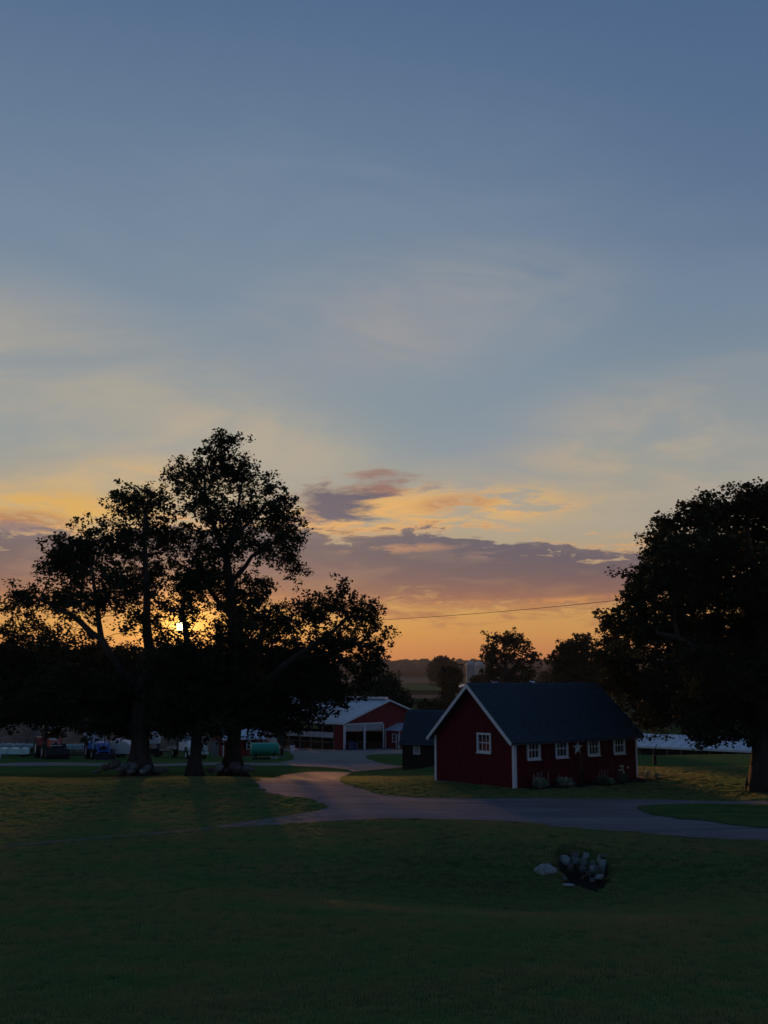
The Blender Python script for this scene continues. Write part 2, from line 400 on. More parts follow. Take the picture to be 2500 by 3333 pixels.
def sheet(name, poly, m, off=.02, step=.7, parent=None):
    xs = [p[0] for p in poly]; ys = [p[1] for p in poly]
    a = np.arange(min(xs), max(xs), step); b = np.arange(min(ys), max(ys), step); A, B = np.meshgrid(a, b); A = A.ravel() + .01; B = B.ravel() + .013
    k = pip(poly, A, B); n = len(poly)
    co = [Vector(p) for p in poly] + [Vector((u, v)) for u, v in zip(A[k], B[k])]
    vs, es, fs, *_ = geometry.delaunay_2d_cdt(co, [(q, (q + 1) % n) for q in range(n)], [], 1, 1e-4)
    zz = h(np.array([v.x for v in vs]), np.array([v.y for v in vs])) + off
    tri = [f for f in fs if len(f) == 3]
    me = np_mesh(name, [(v.x, v.y, z) for v, z in zip(vs, zz)], tri, m, True)
    bm = bmesh.new(); bm.from_mesh(me)
    for f in bm.faces:
        if f.normal.z < 0: f.normal_flip()
    bm.to_mesh(me); bm.free()
    return link(name, me, parent)
def gravel_mat(name, c1, c2, c3):
    m = bpy.data.materials.new(name); m.use_nodes = True; t = m.node_tree; t.nodes.clear(); E.tree = t
    o = t.nodes.new('ShaderNodeOutputMaterial'); b = t.nodes.new('ShaderNodeBsdfPrincipled')
    g = t.nodes.new('ShaderNodeNewGeometry'); s3 = t.nodes.new('ShaderNodeSeparateXYZ'); t.links.new(g.outputs['Position'], s3.inputs[0])
    x, y, z = (E(s3.outputs[k]) for k in range(3)); pos = E(g.outputs['Position'])
    big = nz(comb(x * .25, y * 1.3, z), .5, 7, .68, 1.0); fin = nz(pos, 14, 6, .75); vor = nz(pos, 45, 3, .7)
    c = mixc(smooth(big, .38, .62), (*c1, 1), (*c2, 1)); c = mixc(smooth(fin * .6 + vor * .4, .42, .62) * .5, c, (*c3, 1))
    t.links.new(c.s, b.inputs['Base Color']); b.inputs['Roughness'].default_value = .95; b.inputs['Specular IOR Level'].default_value = .04
    bp = t.nodes.new('ShaderNodeBump'); bp.inputs['Strength'].default_value = .8; bp.inputs['Distance'].default_value = .03
    t.links.new((fin + vor * .5 + big * 1.5).s, bp.inputs['Height']); t.links.new(bp.outputs[0], b.inputs['Normal'])
    t.links.new(b.outputs[0], o.inputs[0]); return m
GRAV = gravel_mat('drive_gravel', (.105, .102, .112), (.20, .19, .20), (.29, .27, .275))
GRAV2 = gravel_mat('yard_gravel', (.15, .145, .145), (.23, .22, .21), (.30, .285, .27))
drive_px = [(2900, 2618), (2500, 2609), (2110, 2603), (1700, 2601), (1356, 2596), (1206, 2581), (1125, 2552), (1112, 2532), (1135, 2516), (1060, 2513), (964, 2517), (890, 2532), (835, 2552), (850, 2574), (904, 2590), (985, 2600),
            (1045, 2612), (1066, 2626), (1030, 2640), (934, 2656), (800, 2677), (700, 2692), (800, 2692), (934, 2684), (1100, 2673), (1266, 2667), (1500, 2670), (1700, 2680), (1808, 2690), (2000, 2706), (2185, 2721), (2500, 2741), (2900, 2765)]
island_px = [(2068, 2632), (2110, 2624), (2260, 2620), (2500, 2622), (2900, 2626), (2900, 2712), (2500, 2698), (2290, 2677), (2155, 2660), (2095, 2645)]
drive = outline(drive_px); island = outline(island_px)
track = outline([(1000, 2640), (934, 2656), (753, 2683), (452, 2712), (100, 2742), (-200, 2760), (-200, 2776), (100, 2756), (452, 2730), (753, 2699), (934, 2684), (1000, 2680)])
tag(sheet('driveway', drive, GRAV, .022, .5), kind='structure')
worn = outline([(760, 2684), (600, 2700), (452, 2713), (250, 2731), (100, 2744), (-200, 2764), (-200, 2772), (100, 2752), (250, 2739), (452, 2722), (600, 2709), (760, 2694)])
tag(sheet('worn_track', worn, gravel_mat('worn_grass_track', (.09, .10, .065), (.14, .135, .105), (.19, .18, .15)), .016, .5), kind='structure')
tag(sheet('grass_island', island, LAWN, .05), kind='structure')
yard_px = [(925, 2434), (1010, 2437), (1120, 2441), (1230, 2438), (1330, 2441), (1420, 2446), (1420, 2456), (1320, 2455), (1240, 2456), (1190, 2461), (1205, 2474), (1250, 2487), (1320, 2496), (1290, 2501), (1210, 2508), (1150, 2513), (1135, 2507),
           (1060, 2499), (960, 2494), (860, 2493), (600, 2493), (300, 2494), (0, 2495), (-300, 2497), (-300, 2486), (0, 2485), (300, 2485), (600, 2485), (860, 2484), (930, 2479), (958, 2466), (945, 2450)]
yard = outline(yard_px, 1.0, .12)
tag(sheet('farmyard_track', yard, GRAV2, .03, 1.0), kind='structure')
# far fields
FT = mat('stubble_field', (.17, .14, .095), .95, .2, .02, spec=0); FG = mat('green_field', (.062, .115, .050), .95, .25, .015, spec=0)
FG2 = mat('dark_crop_field', (.018, .036, .015), .95, .25, .02, spec=0); FP = mat('pale_hay_field', (.07, .075, .04), .95, .2, .03, spec=0)
def field(name, m, px0, px1, y0, y1, off):
    a, b, c, d = (G(px, py) for px, py in ((px0, y1), (px1, y1), (px1, y0), (px0, y0)))
    tag(sheet(name, [tuple(q[:2]) for q in (a, b, c, d)], m, off, 12 if d.y < 700 else 30), kind='structure')
field('stubble_field', FT, 700, 1460, 2207, 2226, .5)
field('green_field', FG, 600, 2900, 2228, 2250, .4)
field('crop_field', FG2, 700, 1460, 2251, 2256, .6)
field('hay_field', FP, 1250, 1440, 2258, 2261, .4)
field('stubble_field', FT, 1250, 1480, 2265, 2277, .4)

# ------------------------------------------------------------------ grass near the camera
def tuft(name, n, hh, rad, m, seed):
    r = random.Random(seed); b = MB()
    for _ in range(n):
        a = r.uniform(0, 6.28); d = rad * math.sqrt(r.random()); x, y = d * math.cos(a), d * math.sin(a)
        t = r.uniform(0, 6.28); w = r.uniform(.004, .007); L = hh * r.uniform(.5, 1.1); le = L * r.uniform(.1, .8); la = r.uniform(0, 6.28)
        dx, dy = math.cos(t) * w, math.sin(t) * w; mx, my = math.cos(la) * le, math.sin(la) * le
        b.add([(x - dx, y - dy, -.02), (x + dx, y + dy, -.02), (x + mx * .35 + dx * .7, y + my * .35 + dy * .7, L * .6), (x + mx * .35 - dx * .7, y + my * .35 - dy * .7, L * .6), (x + mx, y + my, L)], [(0, 1, 2, 3), (3, 2, 4)])
    return b
GB = mat('grass_blades', (.150, .262, .100), .8, .3, .5, spec=.05, color2=(.290, .262, .125), transl=.45, coord='World', stretch=(.5, 1.2, 1))
src = tuft('grass_tuft', 50, .06, .19, GB, 1).build('grass_tuft', GB, recalc=False); tag(src, kind='stuff')
src.location = (2.0, 19.0, hz(2, 19))
pts = []
for (a, b, dens) in ((15, 22, 44), (22, 30, 36), (30, 42, 26), (42, 68, 15)):
    wid = b * .40 + 1; n = int((b - a) * 2 * wid * dens)
    x = RNG.uniform(-wid, wid, n); y = RNG.uniform(a, b, n)
    xj, yj = x, y; x, y = x + RNG.normal(0, .14, n), y + RNG.normal(0, .2, n)
    k = (pip(drive, x, y) & ~pip(island, x, y)) & ~pip(track, x, y); 
    k2 = pip(track, x, y) & (RNG.random(n) < .45); k = k | k2
    x, y = xj, yj
    k |= (np.hypot((x - PITX) / .80, (y - PITY) / 1.6) < 1.0 + .15 * np.sin(7 * np.arctan2(y - PITY, x - PITX)))
    u_, v_ = (x - 6.67) * .786 + (y - 54) * .618, (y - 54) * .786 - (x - 6.67) * .618
    k |= (u_ > -.1) & (u_ < 9.6) & (v_ > -.1) & (v_ < 6.1); k |= (u_ > 0) & (u_ < 11) & (v_ > -1.2) & (v_ < .6)
    pts.append(np.stack([x[~k], y[~k]], 1))
pts = np.concatenate(pts); gp = np.column_stack([pts, h(pts[:, 0], pts[:, 1])])
gm = bpy.data.meshes.new('grass'); gm.vertices.add(len(gp)); gm.vertices.foreach_set('co', gp.astype(np.float32).ravel()); gm.update()
go = link('grass', gm); tag(go, kind='stuff')
ng = bpy.data.node_groups.new('scatter_grass', 'GeometryNodeTree')
ng.interface.new_socket('Geometry', in_out='INPUT', socket_type='NodeSocketGeometry'); ng.interface.new_socket('Geometry', in_out='OUTPUT', socket_type='NodeSocketGeometry')
gi = ng.nodes.new('NodeGroupInput'); gout = ng.nodes.new('NodeGroupOutput'); ip = ng.nodes.new('GeometryNodeInstanceOnPoints'); oi = ng.nodes.new('GeometryNodeObjectInfo')
oi.inputs[0].default_value = src; oi.transform_space = 'ORIGINAL'
rr = ng.nodes.new('FunctionNodeRandomValue'); rr.data_type = 'FLOAT_VECTOR'; rr.inputs[0].default_value = (-.12, -.12, 0); rr.inputs[1].default_value = (.12, .12, 6.28)
rs = ng.nodes.new('FunctionNodeRandomValue'); rs.data_type = 'FLOAT'; rs.inputs[2].default_value = .55; rs.inputs[3].default_value = 1.35
m2p = ng.nodes.new('GeometryNodeMeshToPoints')
L_ = ng.links.new
L_(gi.outputs[0], m2p.inputs[0]); L_(m2p.outputs[0], ip.inputs['Points']); L_(oi.outputs['Geometry'], ip.inputs['Instance'])
L_(rr.outputs[0], ip.inputs['Rotation']); L_(rs.outputs[1], ip.inputs['Scale']); L_(ip.outputs[0], gout.inputs[0])
md = go.modifiers.new('scatter', 'NODES'); md.node_group = ng

# ------------------------------------------------------------------ trees
BARK = mat('bark', (.055, .045, .036), .95, .45, 2.0, bump=1.0, bscale=9, stretch=(1, 1, .18))
BARK2 = mat('pale_bark', (.085, .075, .065), .95, .4, 2.0, bump=1.0, bscale=9, stretch=(1, 1, .18))
LEAF = mat('maple_leaves', (.038, .050, .020), .75, .45, .35, spec=.15, transl=.12)
LEAF2 = mat('dark_leaves', (.034, .050, .020), .8, .4, .35, spec=.15, transl=.12)
LEAF3 = mat('far_leaves', (.055, .060, .030), .85, .4, .12, spec=.1, transl=.1)
def leaves_mesh(name, centers, radii, per, size, m, rng, keep=None, droop=.3):
    n = len(centers) * per
    c = np.repeat(centers, per, 0); r = np.repeat(radii, per)
    off = rng.normal(0, 1, (n, 3)); off /= np.linalg.norm(off, axis=1)[:, None]; off *= (rng.random(n) ** .5)[:, None] * r[:, None]
    off[:, 2] *= .7
    p = c + off
    if keep is not None: p = p[keep(p)]; n = len(p)
    nrm = rng.normal(0, 1, (n, 3)); nrm[:, 2] = np.abs(nrm[:, 2]) + .5; nrm /= np.linalg.norm(nrm, axis=1)[:, None]
    d = rng.normal(0, 1, (n, 3)); d[:, 2] -= droop; d -= (d * nrm).sum(1)[:, None] * nrm; d /= np.linalg.norm(d, axis=1)[:, None]
    s = np.cross(nrm, d); L = size * rng.uniform(.6, 1.25, n)[:, None]
    v0 = p - d * L * .45; v1 = p + s * L * .42 - d * L * .05 + nrm * L * .10; v2 = p + d * L * .55; v3 = p - s * L * .42 - d * L * .05 + nrm * L * .10
    V = np.stack([v0, v1, v2, v3], 1).reshape(-1, 3); q = np.arange(n) * 4
    T = np.concatenate([np.stack([q, q + 1, q + 2], 1), np.stack([q, q + 2, q + 3], 1)])
    return np_mesh(name, V, T, m)
def grow(limbs, A, rng, seg=.9, bias=.35):
    """limbs: list of polylines with radii, A: attractors -> nodes, parents"""
    P_, par, rad0 = [], [], []
    for L in limbs:
        last = None
        for q in L:
            v = np.array(q[:3], float)
            if last is None:
                if P_: 
                    dd = np.linalg.norm(np.array(P_) - v, axis=1); last = int(dd.argmin())
                    if dd[last] < .05: continue
                else: last = -1
            if last >= 0:
                w0 = P_[last]; k = max(1, int(np.linalg.norm(v - w0) / seg)); r0 = rad0[last]
                for j in range(1, k + 1):
                    t = j / k; P_.append(w0 + (v - w0) * t + (rng.normal(0, .05, 3) if j < k else 0)); par.append(last); rad0.append(r0 + (q[3] - r0) * t); last = len(P_) - 1
            else: P_.append(v); par.append(-1); rad0.append(q[3]); last = 0
    cost = [0.0] * len(P_)
    for a in range(len(P_)):
        if par[a] >= 0: cost[a] = cost[par[a]] + .5 * float(np.linalg.norm(P_[a] - P_[par[a]]))
    nP = np.zeros((60000, 3)); nC = np.zeros(60000); n = len(P_); nP[:n] = P_; nC[:n] = cost
    dtr = np.min(np.linalg.norm(A[:, None] - nP[None, :n], axis=2), axis=1)
    for ia in np.argsort(dtr):
        a = A[ia]; d = np.linalg.norm(nP[:n] - a, axis=1)
        up = (nP[:n, 2] - a[2]); j = int((d + bias * nC[:n] + np.clip(up, 0, None) * .35).argmin())
        w0 = nP[j]; L = d[j]; k = max(1, int(L / seg)); last = j
        side = rng.normal(0, 1, 3) * L * .10; side[2] = abs(side[2]) * .6 + L * .05
        for q in range(1, k + 1):
            t = q / k; v = w0 + (a - w0) * t + side * math.sin(math.pi * t)
            nP[n] = v; nC[n] = nC[last] + L / k; par.append(last); rad0.append(0); last = n; n += 1
    return nP[:n].copy(), par, rad0
def tree_mesh(name, nodes, par, rad0, rtip, m, fine_from=0.0, expo=.42, rmax=1.0):
    n = len(nodes); cnt = np.zeros(n); ch = [[] for _ in range(n)]
    for k in range(n):
        if par[k] >= 0: ch[par[k]].append(k)
    for k in range(n - 1, -1, -1):
        if not ch[k]: cnt[k] = 1
        if par[k] >= 0: cnt[par[k]] += cnt[k]
    r = [max(rad0[k], min(rmax, rtip * cnt[k] ** expo)) for k in range(n)]
    b = MB(); b2 = MB(); done = [False] * n
    starts = [0]
    while starts:
        s0 = starts.pop(); chain = [par[s0]] if par[s0] >= 0 else []; k = s0
        while True:
            chain.append(k); done[k] = True
            if not ch[k]: break
            c = sorted(ch[k], key=lambda q: -cnt[q]); starts += c[1:]; k = c[0]
        rs_ = [r[q] for q in chain]
        if par[s0] >= 0: rs_[0] = min(rs_[0], rs_[1] * 1.25)
        big = max(rs_); sides = 14 if big > .3 else 8 if big > .12 else 5 if big > .04 else 3
        (b if rad0[s0] > 0 else b2).tube([nodes[q] for q in chain], rs_, sides, False)
    return b, b2
def ellipsoid_pts(lobes, Y, n, rng, shell=.55):
    w = np.array([l[2] * l[3] for l in lobes], float); w /= w.sum(); out_ = []
    cnt = rng.multinomial(n, w); C = []
    for l, c in zip(lobes, cnt):
        px, py, rx, ry = l[:4]; dy = l[4] if len(l) > 4 else 0; yy = Y + dy; cc = np.array(P(px, py, yy)); k = yy / F
        u = rng.normal(0, 1, (c, 3)); u /= np.linalg.norm(u, axis=1)[:, None]; rr_ = shell + (1 - shell) * rng.random(c)
        rr_ = np.where(rng.random(c) < .3, rng.random(c) ** .5 * shell, rr_)
        depth = (rx + ry) / 2 * k * (l[5] if len(l) > 5 else 1.0)
        out_.append(cc + u * rr_[:, None] * np.array([rx * k, depth, ry * k]))
    return np.concatenate(out_)
def base_flare(bm_, x, y, z, r, rng, n=7, spread=1.5, hgt=1.3):
    for k in range(n):
        a = 6.283 * k / n + rng.uniform(-.3, .3); s_ = spread * rng.uniform(.75, 1.15)
        dx, dy = math.cos(a), math.sin(a)
        pts_ = [(x + dx * r * .55, y + dy * r * .55, z + hgt), (x + dx * r * .78, y + dy * r * .78, z + hgt * .5), (x + dx * r * 1.05, y + dy * r * 1.05, z + hgt * .2), (x + dx * r * s_ * 1.15, y + dy * r * s_ * 1.15, z - .12)]
        bm_.tube(pts_, [r * .30, r * .36, r * .34, r * .16], 8, True)
def big_tree(name, label, Y, limbs_px, lobes, n, per, leaf, clump, seed, bark=BARK, leafm=LEAF, keep=None, rtip=.014, flare=None, group=None, flarer=1.5, trunk_lab=None, bias=.35, seg=.9, twigs=True, rmax=.5):
    rng = np.random.default_rng(seed)
    b0 = P(*limbs_px[0][0][:2], Y + (limbs_px[0][0][3] if len(limbs_px[0][0]) > 3 else 0)); zb = hz(b0.x, b0.y)
    limbs = []
    for L in limbs_px:
        l2 = []
        for q in L:
            dy = q[3] if len(q) > 3 else 0; p = P(q[0], q[1], Y + dy); l2.append((p.x, p.y, p.z, q[2]))
        limbs.append(l2)
    limbs[0][0] = (limbs[0][0][0], limbs[0][0][1], zb - .15, limbs[0][0][3])
    root = thing(name, label, 'tree', (b0.x, b0.y, zb), 0, group)
    A = ellipsoid_pts(lobes, Y, n, rng)
    A = A[A[:, 2] > h(A[:, 0], A[:, 1]) + 1.6]
    nodes, par, rad0 = grow(limbs, A, rng, seg=seg, bias=bias)
    b, b2 = tree_mesh(name, nodes, par, rad0, rtip, bark, rmax=rmax)
    if flare: base_flare(b, b0.x, b0.y, zb, flare, rng, spread=flarer)
    off = Matrix.Translation(-Vector((b0.x, b0.y, zb)))
    for nm, q in (('trunk', b), ('branches', b2)):
        if q.v: 
            me = q.mesh(nm, bark, True); me.transform(off); o_ = link(nm, me, root); o_.name == 'x' or (nm == 'branches' and tag(o_, kind='stuff'))
    C = np.repeat(A, 2, 0) + rng.normal(0, clump * .7, (len(A) * 2, 3))
    rad = clump * rng.uniform(.55, 1.3, len(C))
    me = leaves_mesh('crown', C, rad, per, leaf, leafm, rng, keep); me.transform(off)
    tag(link('crown', me, root), kind='stuff')
    return root

# ------------------------------------------------------------------ the big trees
sunv = np.array(sun_dir)
def sungap(p):                    # an opening between the boughs where the low sun stands behind them
    q = p - np.array([0, 0, CZ]); t = q @ sunv; d = np.linalg.norm(q - t[:, None] * sunv, axis=1) / t * F
    nn = np.sin(p[:, 0] * 8.1 + p[:, 2] * 12.3 + p[:, 1]) * 3 + np.sin(p[:, 2] * 9.3 - p[:, 0] * 14.4 + p[:, 1] * 3) * 4
    r1 = d > 9 + nn
    dx = q[:, 0] / q[:, 1] * F + 1250; 
    el_ = q[:, 2] / q[:, 1] * F                     # airier crown at the height of the sun
    thin = np.exp(-((el_ - 165) / 75) ** 2) * (dx < 700)
    fz = np.sin(p[:, 0] * 1.9 + np.sin(p[:, 2] * 1.3) * 2) * np.sin(p[:, 2] * 2.3 + p[:, 1] * .8)
    hi = np.clip((el_ - 20) / 160, 0, 1)
    return r1 & (np.random.default_rng(3).random(len(p)) > np.maximum(thin * (.42 + .5 * (fz > .15)), hi * (.06 + .32 * (fz > .45))))
# left tree: massive trunk, crown leaning left
big_tree('maple_tree', 'broad maple with the thickest trunk, left of the group, ringed by boulders', 68.5,
    [[(455, 2500, .95), (455, 2470, .66), (457, 2400, .55), (452, 2320, .58), (455, 2250, .52)],
     [(455, 2250, .45), (490, 2140, .36), (476, 2020, .27), (478, 1900, .2), (470, 1760, .14), (480, 1640, .08)],
     [(455, 2250, .45), (390, 2180, .27, -1), (330, 2080, .20, -2), (315, 1960, .14, -2), (300, 1850, .09, -2)],
     [(452, 2300, .4), (340, 2240, .3, 1), (220, 2170, .22, 2), (90, 2120, .12, 3)],
     [(452, 2310, .35), (540, 2230, .26, -2), (585, 2130, .18, -3)],
     [(330, 2080, .22, -2), (230, 2000, .16, -1), (130, 1950, .1, 0)]],
    [(455, 1640, 120, 70), (520, 1730, 90, 80, 2), (400, 1760, 100, 80, -2), (285, 1790, 115, 100, -1), (215, 1840, 100, 70, 2), (190, 1960, 90, 60, 0), (330, 1940, 130, 90, -3), (90, 1960, 100, 55, 1), (60, 2070, 120, 70, 1), (200, 2090, 150, 70, -2),
     (470, 1880, 120, 90, 3), (480, 2020, 100, 80, -3), (350, 2150, 150, 55, 0), (80, 2200, 160, 90, 2), (240, 2250, 190, 85, -2), (440, 2250, 200, 85, 1), (60, 2275, 130, 60, 0), (330, 2305, 170, 50, 2), (560, 2220, 110, 90, 3), (500, 2360, 90, 25, 3), (150, 2320, 90, 40, -2), (380, 2370, 80, 25, 1), (-60, 2150, 120, 120, 2), (600, 2100, 70, 60, 3), (40, 2325, 110, 30, 3), (180, 2345, 110, 22, 4), (300, 2358, 100, 20, -3), (430, 2378, 90, 16, 4), (540, 2365, 90, 22, -3), (-40, 2300, 90, 60, -3), (120, 2230, 150, 90, 5), (300, 2240, 160, 90, 5), (-60, 2360, 90, 25, 1)],
    2150, 26, .21, .48, 11, bark=BARK2, keep=sungap, flare=.80, group='maples in a row behind the drive', rmax=.35)
# middle slim tree
big_tree('maple_tree', 'slim bare-footed maple trunk between the two boulder-ringed maples', 66.0,
    [[(632, 2518, .56), (636, 2480, .36), (640, 2400, .33), (645, 2300, .33), (640, 2200, .27), (610, 2090, .2), (590, 1980, .14)],
     [(645, 2300, .25), (700, 2200, .18, 1), (720, 2100, .12, 1)], [(640, 2250, .2), (560, 2170, .14, -1), (530, 2090, .1, -1)]],
    [(600, 2000, 70, 60, 0), (640, 2170, 130, 90, 0), (560, 2140, 80, 60, -1), (720, 2200, 110, 90, 1), (640, 2290, 150, 55, 0), (740, 2310, 90, 50, 2), (540, 2290, 80, 50, -2), (620, 1900, 60, 60, 1), (620, 2350, 90, 28, 2), (700, 2368, 90, 18, -2), (560, 2345, 80, 26, 3), (680, 2250, 120, 60, 4)],
    760, 26, .20, .45, 12, keep=sungap, flare=.44, flarer=1.6, group='maples in a row behind the drive', rmax=.25)
# tallest tree
big_tree('maple_tree', 'tallest maple, rising right of the sun, three boulders at its foot', 69.5,
    [[(757, 2508, .80), (758, 2475, .56), (762, 2400, .44), (764, 2300, .44), (765, 2150, .40), (760, 2000, .34), (745, 1880, .29), (735, 1800, .23), (700, 1720, .16), (672, 1640, .12), (665, 1540, .07), (690, 1470, .04)],
     [(735, 1800, .17), (790, 1720, .13, -1), (870, 1640, .09, -1), (930, 1620, .06, -1)],
     [(748, 1900, .18), (820, 1810, .13, 2), (900, 1760, .1, 2), (950, 1790, .07, 2)],
     [(762, 2020, .2), (690, 1930, .15, 2), (640, 1820, .1, 3)],
     [(764, 2330, .32), (860, 2230, .25, -2), (960, 2140, .2, -3), (1060, 2080, .14, -4), (1130, 2010, .09, -4)],
     [(960, 2140, .16, -3), (1080, 2130, .12, -3), (1200, 2080, .08, -3)],
     [(765, 2200, .25), (840, 2090, .18, 2), (880, 1990, .12, 3)],
     [(735, 1800, .15), (770, 1680, .1, 1), (790, 1560, .06, 1)]],
    [(690, 1490, 90, 55), (740, 1440, 70, 30, -1), (610, 1550, 80, 50, 0), (760, 1550, 90, 70, 2), (650, 1620, 110, 80, -2), (850, 1600, 80, 60, 0), (900, 1670, 90, 70, -1), (760, 1690, 110, 80, 1), (930, 1740, 70, 80, 2), (850, 1770, 110, 60, -2), (945, 1840, 50, 50, 2), (700, 1800, 100, 80, 0), (610, 1760, 70, 60, 3),
     (740, 1930, 110, 90, 3), (660, 1880, 80, 70, -2), (830, 1920, 70, 60, -1), (820, 2020, 120, 80, 2), (760, 2100, 130, 100, -2), (920, 2030, 80, 70, 2), (900, 2140, 130, 90, 3), (1020, 1990, 80, 60, -3), (1110, 1960, 80, 65, -4), (1180, 1990, 60, 50, -4), (1220, 2070, 50, 80, -3), (1100, 2090, 110, 70, -3), (1010, 2160, 120, 80, -1), (1180, 2170, 80, 70, -2),
     (1000, 2250, 130, 60, 0), (870, 2270, 140, 70, 1), (760, 2240, 130, 80, -2), (1090, 2250, 70, 40, -2), (900, 2340, 90, 30, 2), (1080, 2300, 40, 18, -2), (680, 2330, 90, 50, 0), (1190, 2230, 40, 30, -3), (790, 2345, 100, 32, 3), (860, 2372, 80, 14, -2), (940, 2350, 70, 26, 3), (1010, 2320, 70, 26, 1), (980, 2200, 120, 70, 4), (820, 2290, 130, 60, 5), (720, 2372, 70, 16, 2)],
    2150, 24, .20, .44, 13, keep=sungap, flare=.68, group='maples in a row behind the drive', rmax=.3)
# right tree
def off_roof(p):                  # its boughs stop short of the red shed's roof
    u = (p[:, 0] - 6.67) * .786 + (p[:, 1] - 54) * .618; v = (p[:, 1] - 54) * .786 - (p[:, 0] - 6.67) * .618
    return ~((u < 10.4) & (v < 7.5) & (p[:, 2] < 6.4) & (p[:, 0] < 14.6)) & ~((p[:, 1] < 62) & (p[:, 2] < 5.3) & (p[:, 0] < 13.3))
big_tree('maple_tree', 'huge dense dark maple filling the right edge beyond the red shed', 53.0,
    [[(2480, 2560, .74), (2480, 2510, .60), (2484, 2430, .52), (2488, 2330, .50), (2490, 2200, .42), (2480, 2050, .33), (2470, 1900, .25), (2440, 1780, .15), (2430, 1660, .08)],
     [(2488, 2300, .3), (2380, 2200, .24, -1), (2270, 2110, .17, -2), (2140, 2060, .1, -2)], [(2488, 2340, .3), (2350, 2290, .22, 2), (2260, 2260, .15, 5), (2150, 2240, .08, 9)],
     [(2490, 2150, .25), (2560, 2000, .2), (2620, 1850, .12)], [(2480, 2050, .22), (2380, 1930, .15, 2), (2290, 1830, .1, 2)], [(2488, 2320, .28), (2620, 2220, .2), (2760, 2150, .12)]],
    [(2440, 1650, 110, 60), (2340, 1680, 80, 60, 1), (2260, 1670, 70, 55, -1), (2180, 1740, 70, 60, 1), (2500, 1640, 80, 50, 0), (2560, 1640, 90, 50, 2), (2300, 1800, 130, 90, -2), (2140, 1810, 60, 50, 0), (2450, 1780, 140, 90, 2), (2100, 1880, 60, 55, 1), (2200, 1910, 130, 90, -1), (2070, 1960, 50, 45, 0),
     (2360, 1930, 140, 90, 1), (2520, 1900, 150, 110, -2), (2040, 2040, 70, 50, 2), (2160, 2050, 130, 90, 0), (2300, 2060, 140, 90, 2), (1970, 2010, 30, 14, 0), (2450, 2060, 120, 90, 3), (1990, 2120, 60, 60, 9), (2100, 2160, 120, 80, 5), (2270, 2180, 150, 90, -2), (2430, 2190, 150, 90, -1), (2030, 2220, 80, 60, 11), (2150, 2270, 120, 70, 7), (2300, 2300, 140, 70, 1), (2460, 2290, 120, 70, 2),
     (2110, 2345, 70, 50, 11), (2220, 2370, 110, 38, -1), (2350, 2385, 110, 35, 0), (2460, 2390, 60, 28, 2), (2120, 2230, 90, 60, 12), (2190, 2200, 100, 70, 9), (2070, 2280, 55, 45, 13), (2180, 2320, 90, 50, 9), (2030, 2150, 70, 60, 10), (2640, 2000, 130, 300, 0), (2640, 2280, 130, 110, 1), (2540, 2350, 80, 55, 0)],
    3000, 27, .19, .44, 14, leafm=LEAF2, keep=off_roof, flare=.60, flarer=1.25, rmax=.35)

# middle distance trees
def mid_tree(name, label, Y, base, trunk_r, top, lobes, n, per, leaf, clump, seed, leafm=LEAF3, limbs=(), group=None):
    L = [[(base[0], base[1], trunk_r), (base[0], (base[1] + top[1]) / 2, trunk_r * .7), (top[0], top[1], trunk_r * .3)]] + list(limbs)
    return big_tree(name, label, Y, L, lobes, n, per, leaf, clump, seed, bark=BARK, leafm=leafm, rtip=.03, group=group, seg=1.6, rmax=trunk_r * .5)
mid_tree('oak_tree', 'airy oak standing on its own above the red shed roof against the orange sky', 185, (1645, 2300), .8, (1645, 2130),
    [(1640, 2085, 50, 22), (1600, 2110, 25, 22), (1690, 2100, 30, 25), (1715, 2120, 25, 16), (1740, 2130, 16, 12), (1595, 2145, 22, 18), (1650, 2140, 40, 26), (1700, 2160, 40, 24), (1600, 2185, 26, 30), (1650, 2200, 50, 30), (1715, 2200, 40, 24)], 230, 13, .5, .8, 21,
    limbs=[[(1645, 2220, .45), (1610, 2150, .3), (1600, 2110, .15)], [(1645, 2210, .4), (1690, 2150, .3), (1735, 2130, .12)]])
mid_tree('leafy_tree', 'loose-topped tree between the lone oak and the huge right maple', 150, (1860, 2290), .6, (1860, 2130),
    [(1850, 2120, 35, 30), (1900, 2100, 30, 35), (1820, 2150, 30, 22), (1870, 2170, 50, 40), (1920, 2160, 40, 50), (1830, 2210, 40, 30), (1900, 2230, 60, 35), (1960, 2180, 50, 60)], 420, 20, .42, .75, 22)
mid_tree('ivy_tree', 'columnar ivy-clad tree at the field edge left of the silos', 235, (1460, 2278), .6, (1460, 2200),
    [(1452, 2195, 22, 20), (1482, 2200, 16, 20), (1462, 2225, 24, 25), (1462, 2255, 22, 24)], 260, 22, .5, .8, 23)
mid_tree('round_tree', 'low round-headed tree in the fields, darkest left of the silos', 520, (1440, 2220), 1.0, (1440, 2180),
    [(1445, 2172, 42, 24), (1425, 2195, 30, 22), (1465, 2190, 34, 26), (1430, 2160, 20, 10)], 330, 20, 1.1, 1.6, 24)
mid_tree('bushy_tree', 'dark bushy tree behind the peak of the big red machine shed', 172, (1270, 2345), .5, (1270, 2260),
    [(1262, 2225, 24, 18), (1270, 2260, 40, 36), (1300, 2275, 26, 24), (1245, 2280, 40, 30), (1290, 2300, 40, 22), (1235, 2240, 15, 16)], 420, 22, .4, .75, 25, leafm=LEAF2)
mid_tree('leafy_tree', 'low dark tree right in front of the silos and the white barn roofs', 260, (1560, 2260), .4, (1560, 2225),
    [(1566, 2216, 20, 10), (1552, 2224, 14, 9), (1583, 2226, 16, 10), (1566, 2238, 28, 10)], 160, 20, .55, .8, 26)
